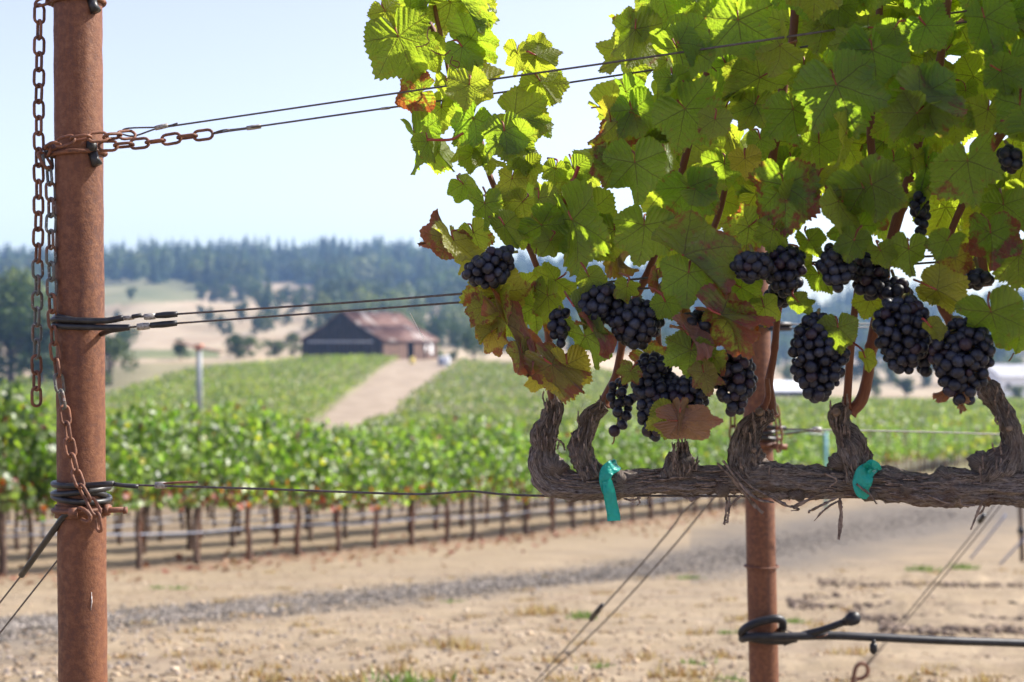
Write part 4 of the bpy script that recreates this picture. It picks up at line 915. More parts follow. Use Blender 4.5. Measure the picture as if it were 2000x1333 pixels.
w7=wire('pair of blurred middle wires behind the grapes at the second post',[P(1505,633,D2-.03),P(1560,634,D2-.03),P(1800,632,2.9),P(2300,628,3.3)],.0016); tb('strand',[P(1505,643,D2-.03),P(1560,642,D2-.03),P(1800,638,2.9),P(2300,634,3.3)],.0016,M['wire_steel'],w7,6,10)
tb('hose_sleeve',[P(1500,633,D2-.034),P(1545,634,D2-.03)],.0045,M['black_hose'],w7,8); tb('hose_sleeve',[P(1500,643,D2-.034),P(1545,642,D2-.03)],.0045,M['black_hose'],w7,8)
# its guy wires
def gpt(px,py):
    a=inv(px,py); return Vector((a[0],a[1],gz(a[0],a[1])+.005))
g3=empty('guy_wire',P(1440,930,D2)); tag(g3,'left one of the paired guy wires below the vine arm, with a black splice','guy wire')
tb('strand',[P(1470,880,D2),P(1345,990,3.0),P(1312,1032,3.1),P(1250,1105,3.3),P(1165,1200,3.6),Vector(P(1045,1333,4.3)),gpt(1005,1380) if False else P(960,1425,4.5)],.0021,M['wire_steel'],g3,6,50)
tb('splice',[P(1177,1181,3.55),P(1168,1193,3.58),P(1155,1209,3.62)],[.0045,.007,.0075],M['black_hose'],g3,8)
g4=empty('guy_wire',P(1470,930,D2)); tag(g4,'right one of the paired guy wires below the vine arm','guy wire')
tb('strand',[P(1480,880,D2),P(1390,978,3.0),P(1300,1085,3.3),P(1180,1215,3.7),P(1055,1333,4.2),P(970,1425,4.5)],.0021,M['wire_steel'],g4,6,50)
# drip hose tied on the second post
dh=empty('drip_hose',P(1466,1245,D2-.04)); tag(dh,'black drip hose looped and tied round the second post with its end plug up','hose')
hr=8/FPX*D2
tb('hose',[P(1530,1236,D2+.03),P(1500,1232,D2+.05),P(1462,1240,D2+.02),P(1450,1248,D2-.02),P(1470,1244,D2-.045),P(1530,1244,D2-.05),P(1620,1242,D2-.04),P(1700,1245,D2-.03),P(1850,1252,D2),P(2000,1257,D2+.04),P(2300,1270,D2+.1)],hr,M['poly_hose'],dh,14,90)
tb('hose_loop',[P(1556,1247,D2-.035),P(1520,1252,D2-.03),P(1474,1248,D2-.03),P(1450,1240,D2-.03),P(1455,1228,D2-.04),P(1480,1216,D2-.046),P(1510,1209,D2-.046),P(1526,1212,D2-.04),P(1529,1225,D2-.03),P(1524,1236,D2+.01)],hr*1.0,M['poly_hose'],dh,14,60)
tb('hose_end',[P(1530,1256,D2-.03),P(1570,1240,D2-.04),P(1605,1231,D2-.055),P(1650,1215,D2-.06)],hr*.85,M['poly_hose'],dh,14,24)
e1=P(1650,1215,D2-.06); e2=P(1661,1211,D2-.075)
tb('end_plug',[e1,e1.lerp(e2,.5),e2,P(1668,1208,D2-.11)],[hr*1.0,hr*1.15,hr*1.5,hr*1.6],M['poly_hose'],dh,16)
tb('wire_tie',wrap_pts(lambda q:P(1603,1241,D2-.045),hr*1.5,0,1,0,0,.003,16),.0011,M['chain_rust'],dh,5)
tb('wire_tie',[P(1532,1230,D2-.04),P(1560,1240,D2-.05),P(1580,1243,D2-.05)],.0012,M['wire_steel'],dh,5,8)
em=empty('drip_emitter',P(1706,1252,D2-.03)); tag(em,'small dark drip emitter hanging under the black hose','emitter')
tb('barb',[P(1706,1250,D2-.04),P(1706,1258,D2-.04)],.004,M['poly_hose'],em,8); tb('emitter_body',[P(1706,1256,D2-.04),P(1706,1260,D2-.04),P(1706,1272,D2-.04),P(1706,1278,D2-.04)],[.004,.0075,.0075,.003],M['poly_hose'],em,12)
# anchor eye rod
ax,ay=inv(1670,1340); az_=gz(ax,4.4); 
rod=empty('anchor_rod',((1665-1000)/FPX*4.4,4.4,gz((1665-1000)/FPX*4.4,4.4))); tag(rod,'rusty eye bolt anchor rod sticking out of the ground','anchor')
S=4.4; tb('eye_rod',[P(1650,1420,S),P(1663,1345,S),P(1668,1318,S),P(1673,1302,S),P(1684,1296,S),P(1694,1303,S),P(1694,1316,S),P(1684,1325,S),P(1672,1327,S)],.0062,M['chain_rust'],rod,10,50)
# third row: slim post, guys
sp_=empty('slim_stake',(G(1992,18.5))); tag(sp_,'slim dark stake standing on the headland at the right edge','stake')
b_=G(1997,18.5); tb('rod',[b_+Vector((0,0,-.1)),b_+Vector((-.02,0,.5)),b_+Vector((-.08,0,1.8))],.030,M['vine_trunk'],sp_,8); tb('band',[b_+Vector((-.03,-.04,.37)),b_+Vector((-.03,-.04,.45))],.05,M['black_hose'],sp_,8)
g5=empty('guy_wire',P(1940,990,4.0)); tag(g5,'left one of two thin guy wires running down to the anchor eye','guy wire'); tb('strand',[P(2120,740,3.9),P(1925,1010,4.1),P(1800,1165,4.25),P(1690,1300,4.4)],.0018,M['wire_steel'],g5,5,20)
g6=empty('guy_wire',P(1955,990,4.0)); tag(g6,'right one of two thin guy wires running down to the anchor eye','guy wire'); tb('strand',[P(2130,745,3.9),P(1945,1000,4.1),P(1815,1160,4.25),P(1692,1302,4.4)],.0018,M['wire_steel'],g6,5,20)
tb('splice',[P(1923,1005,4.08),P(1913,1020,4.1)],.008,M['black_hose'],g6,8)
for (a,b,lb) in (((1965,1005),(1895,1092),'pale slanting cord left of the slim stake'),((2020,1030),(1948,1108),'pale slanting cord crossing in front of the slim stake')):
    d=18.0; e=empty('pale_cord',P(*b,d)); tag(e,lb,'cord'); tb('strand',[P(a[0],a[1],d),P((a[0]+b[0])/2,(a[1]+b[1])/2+1,d),P(b[0],b[1],d)],.013,M['drip_pale'],e,6,8)
simple('blue_tube',(.12,.36,.38),(.2,.45,.48),2,.5,.3)
bs=empty('grow_stake',G(1613,38)); tag(bs,'thin pale blue stake rising from the vines behind the vine arm','stake'); q=G(1613,38); tb('tube',[q,q+Vector((0,0,1.0)),q+Vector((0,0,2.05))],.045,M['blue_tube'],bs,8); tb('cross_wire',[q+Vector((-1.3,0,2.12)),q+Vector((0,0,2.0))],.025,M['drip_pale'],bs,6)
# spider silk strand in the air between the wires
simple('silk',(.85,.85,.85),(.75,.75,.75),5,.4,.6)
sk=empty('silk_strand',P(828,665,1.7)); tag(sk,'short white strand of spider silk in front of the barn roof','silk'); tb('strand',[P(801,612,1.69),P(812,633,1.7),P(828,664,1.7)],.0005,M['silk'],sk,4,10)

# ------------------------------------------------------------------ the old vine: arm, spurs, canes
vine=empty('grapevine',(P(2500,900,D(2500)).x,D(2500),gz(P(2500,900,D(2500)).x,D(2500)))); tag(vine,'old near grapevine with gnarled arm, broad autumn leaves and dark fruit','grapevine')
def Q_(l, dd=0): return [P(x,y,D(x)+dd) for x,y in l]
def barknoise(seed, amp):
    def f(L,a,r):
        y=a/(2*math.pi)
        s = .30*fbm(L*26,y*5,3,seed)*1.0
        v = fbm(L*16,y*16,4,seed+5)
        seam=vn(np.asarray(y)*16, np.asarray(y)*0, seed)  # keep ring closed
        v2 = 1-np.abs(vn(L*22+seed, y*22, seed+9, py=22))*2
        v3 = 1-np.abs(vn(L*70+seed, y*36, seed+13, py=36))*2
        s2 = vn(L*30, y*4, seed+3, py=4)+.5*vn(L*60,y*6,seed+4,py=6)
        v5=np.maximum(0,vn(L*34+seed,y*9,seed+21,py=9))**.5; v4=1-np.abs(vn(L*150+seed, y*30, seed+17, py=30))*2
        return r*(amp*(.34*s2+.24*v2+.17*v3+.10*v4+.26*v5))
    return f
def bark(name, l, rpx, seed, amp=.55, n=160, seg=48, dd=0, mat='bark'):
    pts=Q_(l,dd); r=[q*.84/FPX*1.58 for q in rpx]; return tb(name,pts,r,M[mat],vine,seg,n,noise=barknoise(seed,amp))
bark('arm',[(1078,835),(1066,868),(1064,905),(1082,934),(1125,947),(1180,948),(1250,941),(1330,936),(1400,937),(1470,934),(1550,938),(1640,940),(1720,948),(1800,953),(1880,954),(1950,952),(2050,956),(2200,960),(2400,962)],
     [14,19,31,34,24,21,24,20,25,22,31,33,25,29,25,33,29,36,33,38,48],1,.85,760,84)
def Pt(x,z,dd=0): return Vector((x,D(2400)+dd,z))
e_=P(2400,962,D(2400)); tb('stem',[e_+Vector((-.03,0,.0)),e_+Vector((.05,.0,-.05)),e_+Vector((.06,.01,-.3)),Vector((e_.x+.05,e_.y,-.1))],[.026,.032,.034,.042],M['bark'],vine,40,80,noise=barknoise(20,.5))
sp=[('spur',[(1066,880),(1066,850),(1074,825),(1082,800),(1076,782)],[30,24,19,19,17],2),
    ('spur',[(1155,935),(1143,900),(1137,868),(1146,836),(1152,812),(1178,790)],[34,28,20,19,18,14],3),
    ('spur',[(1335,930),(1335,905),(1338,885),(1336,864)],[34,26,15,11],4),
    ('spur',[(1315,930),(1313,905),(1316,884)],[22,14,9],5),
    ('spur',[(1478,930),(1463,900),(1460,868),(1470,838),(1488,822),(1508,812)],[40,33,23,20,19,13],6),
    ('spur',[(1690,935),(1676,905),(1662,870),(1640,832),(1640,810),(1655,796)],[36,30,22,20,19,15],7),
    ('spur',[(1925,945),(1955,905),(1973,870),(1962,825),(1948,790),(1932,760),(1925,748)],[34,30,22,18,18,18,14],8)]
for nm,l,r,sd in sp: bark(nm,l,[min(q,29)*(.80,.95,.68,.88,.70,.85,.75,.8)[(i_+sd)%8] for i_,q in enumerate(r)],sd,1.35,190,72,dd=-.004)
# knots and warts on the arm
for k,(x,y,r) in enumerate([(1213,945,17),(1412,955,14),(1085,915,22),(1640,905,14),(1770,955,15),(1850,930,14),(1345,905,14),(1920,905,16),(1512,950,10),(1560,965,12),(1700,965,13)]):
    c=P(x,y,D(x)-.010); rr=r/FPX*1.58; tb('knot',[c+Vector((0,-.006,-rr*.2)),c+Vector((0,0,0)),c+Vector((0,.012,0))],[rr*.5,rr*.95,rr],M['bark'],vine,24,14,noise=barknoise(40+k,.8))
def strip(name, pts, w, tw=0, mat='bark_strip', th=.0007, parent=None, seed=0):
    pts=catmull(pts,26); n=len(pts); tan,N,B=frames(pts); V=[]; g=random.Random(seed)
    ws=np.interp(np.linspace(0,1,n),np.linspace(0,1,len(w)),w)
    for i in range(n):
        a=tw*i/n+.5*math.sin(i*.5+seed); d=N[i]*math.cos(a)+B[i]*math.sin(a)
        if mat!='bark_strip':
            e1=np.cross(tan[i],(0,-1.0,.15)); e1/=np.linalg.norm(e1)+1e-9; e2=np.cross(tan[i],e1); a=tw*i/n+.15*math.sin(i*.6+seed); d=e1*math.cos(a)+e2*math.sin(a)
        nn=np.cross(tan[i],d); ww=ws[i]*(1+.25*g.uniform(-1,1)) if mat=='bark_strip' else ws[i]
        for q in (-1,-.5,0,.5,1):
            V.append(pts[i]+d*ww*q+nn*(th+.0006*(mat=='bark_strip')*g.uniform(-1,1.5)+ .25*ww*(1-q*q)))
        for q in (1,.5,0,-.5,-1): V.append(pts[i]+d*ww*q-nn*th+nn*.25*ww*(1-q*q))
    ii=np.arange(n*10).reshape(n,10); Q=np.stack([ii[:-1],np.roll(ii[:-1],-1,1),np.roll(ii[1:],-1,1),ii[1:]],-1).reshape(-1,4)
    par=parent if parent is not None else vine; V=np.array(V)-np.array(par.location); mb=MB(); mb.add(V,Q=Q); return mb.build(name,M[mat],par)
u1=1/FPX*1.55
strips=[([(1400,905),(1430,935),(1462,975),(1490,1003)],[3,6,8,5]),([(1430,915),(1465,950),(1500,968),(1535,985)],[3,6,5,2]),([(1412,900),(1445,945),(1478,975),(1512,982)],[3,5,6,2]),
 ([(1640,975),(1642,1000),(1641,1030),(1638,1054)],[7,8,7,4]),([(1418,972),(1419,990),(1414,1025)],[4,4,5]),([(1424,972),(1423,1000),(1420,1022)],[3,3,3]),([(1448,968),(1430,985),(1420,1000)],[4,3,2]),
 ([(1636,972),(1610,985),(1584,998),(1580,1002)],[3,5,6,3]),([(1640,978),(1612,995),(1590,1018)],[2,3,1]),([(1500,968),(1540,990),(1562,985),(1590,972)],[5,6,7,3]),([(1550,992),(1560,996),(1545,998)],[5,3,1]),
 ([(1672,946),(1700,968),(1712,985)],[4,3,1]),([(1270,970),(1267,980),(1272,992)],[2,2,1]),([(1245,970),(1249,982),(1244,988)],[2,2,1]),([(1334,970),(1350,976),(1368,970)],[3,9,2]),
 ([(1810,968),(1840,980),(1856,984)],[4,3,1]),([(1874,973),(1880,987),(1905,988)],[4,2,1]),([(1920,978),(1910,1000),(1896,1035)],[3,4,2]),([(1924,985),(1918,1000),(1905,1008)],[2,2,1]),
 ([(1218,974),(1234,978),(1252,973)],[3,3,1]),([(1610,925),(1634,938),(1620,950)],[3,2,2]),([(1900,760),(1880,720),(1884,712)],[2,2,1]),([(1080,855),(1098,866),(1103,880)],[2,3,1])]
for k,(l,wd) in enumerate(strips): strip('bark_strip',[P(x,y,D(x)-.022-.004*(k%3)+.003*j) for j,(x,y) in enumerate(l)],[q*u1*.55 for q in wd],tw=1.2*(k%3-1),seed=k)
simple('cut_wood',(.24,.18,.14),(.12,.085,.065),150,.85,.1,.5,.001)
for k,(x,y,r_,nx,nz) in enumerate([(1634,806,8,-.5,.5),(1484,806,8,-.4,.6),(1472,880,5,0,.1),(1968,838,5,.3,.2)]):
    c=P(x,y,D(x)-.019); nn=Vector((nx,-1,nz)).normalized(); tb('pruning_scar',[c-nn*-.0,c+nn*.004,c+nn*.0045],[r_/FPX*1.6,r_/FPX*1.5,r_/FPX*.9],M['cut_wood'],vine,12)
# long bark fibres lying on the arm
gb=random.Random(4)
axl=np.array([(1082,934),(1125,947),(1250,941),(1400,937),(1550,938),(1720,948),(1880,954),(2050,956)])
for k in range(210):
    x=gb.uniform(1090,2010); L_=gb.uniform(25,110); off=gb.uniform(-1,1); cy=np.interp(x,axl[:,0],axl[:,1]); cy2=np.interp(x+L_,axl[:,0],axl[:,1]); R_=27; yy=off*R_*.92; dep=-math.sqrt(max(0,1-off*off*.85))*R_/FPX*1.58*1.04
    lift=gb.uniform(0,.002)*(gb.random()<.4)
    l=[P(x,cy+yy,D(x)+dep),P(x+L_*.5,(cy+cy2)/2+yy*.96+gb.uniform(-2,2),D(x)+dep-.0012),P(x+L_,cy2+yy*gb.uniform(.8,1.1),D(x)+dep-lift)]
    strip('bark_strip',l,[1*u1,gb.uniform(1.5,3.6)*u1,.8*u1],tw=.2,seed=100+k,th=.0005)
for k in range(150):   # curls on the spurs
    nm,l,r,_=sp[gb.randrange(len(sp))]; i=gb.randrange(len(l)-1); f=gb.random(); x=l[i][0]*(1-f)+l[i+1][0]*f; y=l[i][1]*(1-f)+l[i+1][1]*f; rr=r[i]*(1-f)+r[i+1]*f; o=gb.uniform(-.95,.95)
    dep=-math.sqrt(1-o*o)*rr/FPX*1.58; sgn=gb.choice((-1,1)); Ln=gb.uniform(10,30)
    strip('bark_strip',[P(x+o*rr,y,D(x)+dep-.005),P(x+o*rr+gb.uniform(-2,2)+(o*3),y-Ln*.5,D(x)+dep-.0065),P(x+o*rr*1.05+o*gb.uniform(0,7),y-Ln,D(x)+dep-.005-gb.uniform(0,.004))],[.8*u1,gb.uniform(1.4,2.8)*u1,.6*u1],tw=.5,seed=300+k,th=.0005)
# canes
cane_paths=[
 ([(815,-60),(833,30),(855,78),(872,110),(886,150),(905,195),(935,265),(952,330),(975,385),(1010,440),(1040,500),(1060,560),(1070,640),(1074,700),(1078,760),(1080,800)],[6.5,6.5,6,6,5.5,5.5,5.5,5.5,6,6,6,6.5,7.5,8,9,10],.03),
 ([(838,-60),(850,20),(861,70),(870,110),(878,160)],[4.5,5,4.5,4,3],.015),
 ([(1178,792),(1190,765),(1203,735),(1212,690),(1222,640),(1238,590),(1262,540),(1290,470),(1320,380),(1350,260),(1372,165),(1382,130),(1390,0),(1395,-150)],[13,11,9,8,8,8,8,7,7,7,7,7,6,5],.03),
 ([(1290,835),(1296,790),(1297,740),(1288,680),(1285,630),(1290,560),(1350,520),(1400,430),(1430,300)],[7,7,6,6,6,6,6,6,5],.04),
 ([(1508,812),(1506,780),(1502,745),(1512,690),(1518,620),(1524,560),(1500,430),(1510,300),(1530,170),(1550,60),(1556,-120)],[10,9,9,7,7,7,8,8,9,8,7],.01),
 ([(1490,800),(1500,775),(1498,740)],[8,6,5],-.01),
 ([(1653,798),(1656,760),(1660,700),(1668,620),(1678,545),(1690,460),(1710,380),(1700,250),(1715,100),(1720,-120)],[9,8,8,7,7,7,7,7,7,6],.0),
 ([(1660,806),(1682,782),(1694,740),(1702,680),(1716,600),(1734,500),(1755,420),(1783,325),(1800,240),(1836,120),(1860,-100)],[12,12,11,11,10,10,10,9,9,8,7],.005),
 ([(1783,330),(1805,322),(1826,313)],[4,4,4],.0),
 ([(1928,752),(1905,705),(1885,668),(1862,635),(1840,600),(1832,555),(1840,500),(1880,400),(1930,300),(1990,200),(2010,40),(2020,-120)],[11,9,8,9,9,8,7,7,8,8,8,7],.01),
 ([(1925,560),(1918,500),(1930,440)],[10,9,8],.0),
 ([(2000,178),(1990,215),(1985,260)],[8,8,7],-.01)]
for l,r,dd in cane_paths: tb('cane',[P(x,y,D(x)+dd) for x,y in l],[q/FPX*1.58 for q in r],M['cane'],vine,12,90,noise=lambda L,a,r_: r_*(.10*vn(L*18,a*0,5)+.28*np.maximum(0,np.cos(L*2*math.pi/.075))**40))

# ------------------------------------------------------------------ leaves
def leaf_geo(seed, nt_=210, fold=.25, droop=.5, curl=0., wave=.05, twist=0., side=0., rings=9, lobed=.5):
    g=np.random.default_rng(seed)
    tmax=R(171); th=np.linspace(-tmax,tmax,nt_)
    ctl=np.radians([0,28,52,80,104,132,158,171]); 
    val=np.array([1.0,.80-.10*lobed+.05,.95,.74-.12*lobed+.06,.80,.69,.60,.40])
    jl=g.normal(0,.05,8); jr=g.normal(0,.05,8); jl[0]=jr[0]=0
    def outline(t,j):
        a=np.abs(t); v=val*(1+j); # smooth interp
        k=np.clip(np.searchsorted(ctl,a)-1,0,6); f=(a-ctl[k])/(ctl[k+1]-ctl[k]); f=f*f*(3-2*f); return v[k]*(1-f)+v[k+1]*f
    r=np.where(th<0,outline(th,jl),outline(th,jr))
    nteeth=42; ph=g.uniform(0,1); u=(th/tmax*nteeth/2+ph+.25*np.sin(th*5+g.uniform(0,6)))%1; dirn=np.sign(th); u=np.where(dirn>0,u,1-u)
    tooth=np.where(u<.72,u/.72,(1-u)/.28); amp=.075*(1+.4*g.normal(size=1)); r=r*(1+amp*(tooth-.5)*(1-(np.abs(th)/tmax)**6))
    fr=np.array([0,.08,.18,.3,.43,.56,.68,.8,.9,1.0]) if rings==9 else np.linspace(0,1,rings+1)
    RRR=fr[:,None]*r[None,:]; x=RRR*np.sin(th); y=RRR*np.cos(th); fx=x.copy(); fy=y.copy()
    rad=np.hypot(x,y); ath=np.arctan2(np.abs(x),y)
    i=np.minimum(np.round(ath/.9076),2); phi=ath-i*.9076; b=np.abs(rad*np.sin(phi)); a=rad*np.cos(phi)
    z=np.zeros_like(x)
    z+= .055*np.minimum(b/.16,1)*rad                       # blade arches up between main veins
    z+= .012*np.cos(2*np.pi*((a-.8*b)/.155+i*.4))*np.minimum(b/.05,1)*(rad<.97)
    z+= wave*rad**2*np.sin(th*4+g.uniform(0,6.28))+wave*.8*rad**3*np.sin(th*9+g.uniform(0,6.28))+.05*rad*vn(x*2.2+g.uniform(0,50),y*2.2,seed)
    z+= -.10*rad**2*curl
    # fold about the midrib (upper faces together for positive)
    s=np.sign(x); ang=fold*(1+.25*vn(y*2,0*y,seed+2))+side*(s>0); ax_=np.abs(x); x2=s*(ax_*np.cos(ang)-z*np.sin(ang)*1.0); z2=ax_*np.sin(ang)+z*np.cos(ang); x,z=x2,z2
    # roll margins
    k=droop; kk=np.where(np.abs(k)<1e-3,1e-3,k); 
    yy=y; yb=np.sin(kk*yy)/kk; zb=-(1-np.cos(kk*yy))/kk
    nx=0; y3=yb+z*np.sin(kk*yy); z3=zb+z*np.cos(kk*yy); y,z=y3,z3
    if twist: ca,sa=np.cos(twist*y),np.sin(twist*y); x,z=x*ca-z*sa,x*sa+z*ca
    V=np.stack([x,y,z],-1).reshape(-1,3); U=np.stack([fx,fy],-1).reshape(-1,2)
    m,n=RRR.shape; ii=np.arange(m*n).reshape(m,n); Q=np.stack([ii[:-1,:-1],ii[:-1,1:],ii[1:,1:],ii[1:,:-1]],-1).reshape(-1,4)
    T=Q[:n-1][:,[0,2,3]]; Q=Q[n-1:]
    return V,Q,T,U
def leaf_mesh(*a,**k):
    V,Q,T,U=leaf_geo(*a,**k); return npmesh('leaf',V,[Q,T],M['leaf'],True,uv=U)
# families: flat-ish, cupped, folded, curled dry
LM={'n':[leaf_mesh(500+k,fold=rnd.uniform(-.1,.55),droop=rnd.uniform(-.1,1.1),wave=rnd.uniform(.05,.13),twist=rnd.uniform(-.6,.6),lobed=rnd.uniform(.1,1.1)) for k in range(24)],
    'f':[leaf_mesh(540+k,fold=rnd.uniform(.7,1.1),droop=rnd.uniform(.3,.9),wave=.08,twist=rnd.uniform(-.5,.5)) for k in range(5)],
    'b':[leaf_mesh(560+k,fold=-rnd.uniform(.25,.6),droop=rnd.uniform(.4,1.0),wave=.07,curl=1.,twist=rnd.uniform(-.4,.4)) for k in range(5)],
    's':[leaf_mesh(575+k,fold=.15,side=rnd.choice((-1,1))*rnd.uniform(.9,1.5),droop=rnd.uniform(.2,.6),wave=.06) for k in range(5)],
    'd':[leaf_mesh(580+k,fold=rnd.uniform(.7,1.2),droop=rnd.uniform(.6,1.4),wave=.30,twist=rnd.uniform(-1.6,1.6),curl=1.5) for k in range(5)]}
leaf_count=0
def put_leaf(jx,jy,ang,L,off=-.05,red=.2,yel=.1,dry=0.,fam='n',yaw=0,pitch=0,up=False,idx=None,label=None,petiole=True,wx=1.0,dtarget=None):
    """jx,jy: petiole junction; ang: direction of the tip, 0 = down, positive = right"""
    global leaf_count; leaf_count+=1
    d=D(jx)+off; a=R(ang); t_=Vector((math.sin(a),0,-math.cos(a))); z=Vector((0,-1 if up else 1,0)); x=t_.cross(z)
    m=Matrix((x,t_,z)).transposed().to_4x4(); s=L/FPX*d*(.80 if fam!='d' else .76); wx=wx*(.62 if fam=='d' else .95)
    m=m@Matrix.Rotation(R(yaw),4,'Y')@Matrix.Rotation(R(pitch),4,'X')
    if not up: m=Matrix.Rotation(R(-20+rnd.uniform(-14,14)),4,'Z')@Matrix.Rotation(R(14+rnd.uniform(-10,10)),4,'X')@m
    if up: hv_=(sdir+Vector((.05,-1,0))).normalized(); m=Vector((0,-1,0)).rotation_difference(hv_).to_matrix().to_4x4()@m
    loc=P(jx,jy,d)-Vector(vine.location)
    ms=LM[fam]; o=bpy.data.objects.new('leaf', ms[(leaf_count*7+3)%len(ms) if idx is None else idx%len(ms)]); link(o,vine)
    o.matrix_local=Matrix.Translation(loc)@m@Matrix.Diagonal((s*wx,s,s,1)); o.color=(red,yel,dry,1)
    if label: o['label']=label
    if petiole:   # stalk curving back into the canopy, child of its leaf
        back=-t_*.55+Vector((rnd.uniform(-.4,.4),.9,rnd.uniform(-.1,.3))); Lp=rnd.uniform(.016,.034)
        p1=loc; p2=loc+Vector((0,.004,0))-t_*.010; p3=loc+back.normalized()*Lp
        w_=MB().tube([q-loc for q in [Vector(v) for v in catmull([p1,p2,p3],8)]],[.0009,.0011,.0013],5)
        po=bpy.data.objects.new('petiole',w_.mesh('petiole',M['petiole'])); link(po,o); 
        mi=(m@Matrix.Diagonal((s*wx,s,s,1))).inverted(); po.matrix_local=mi
    return o
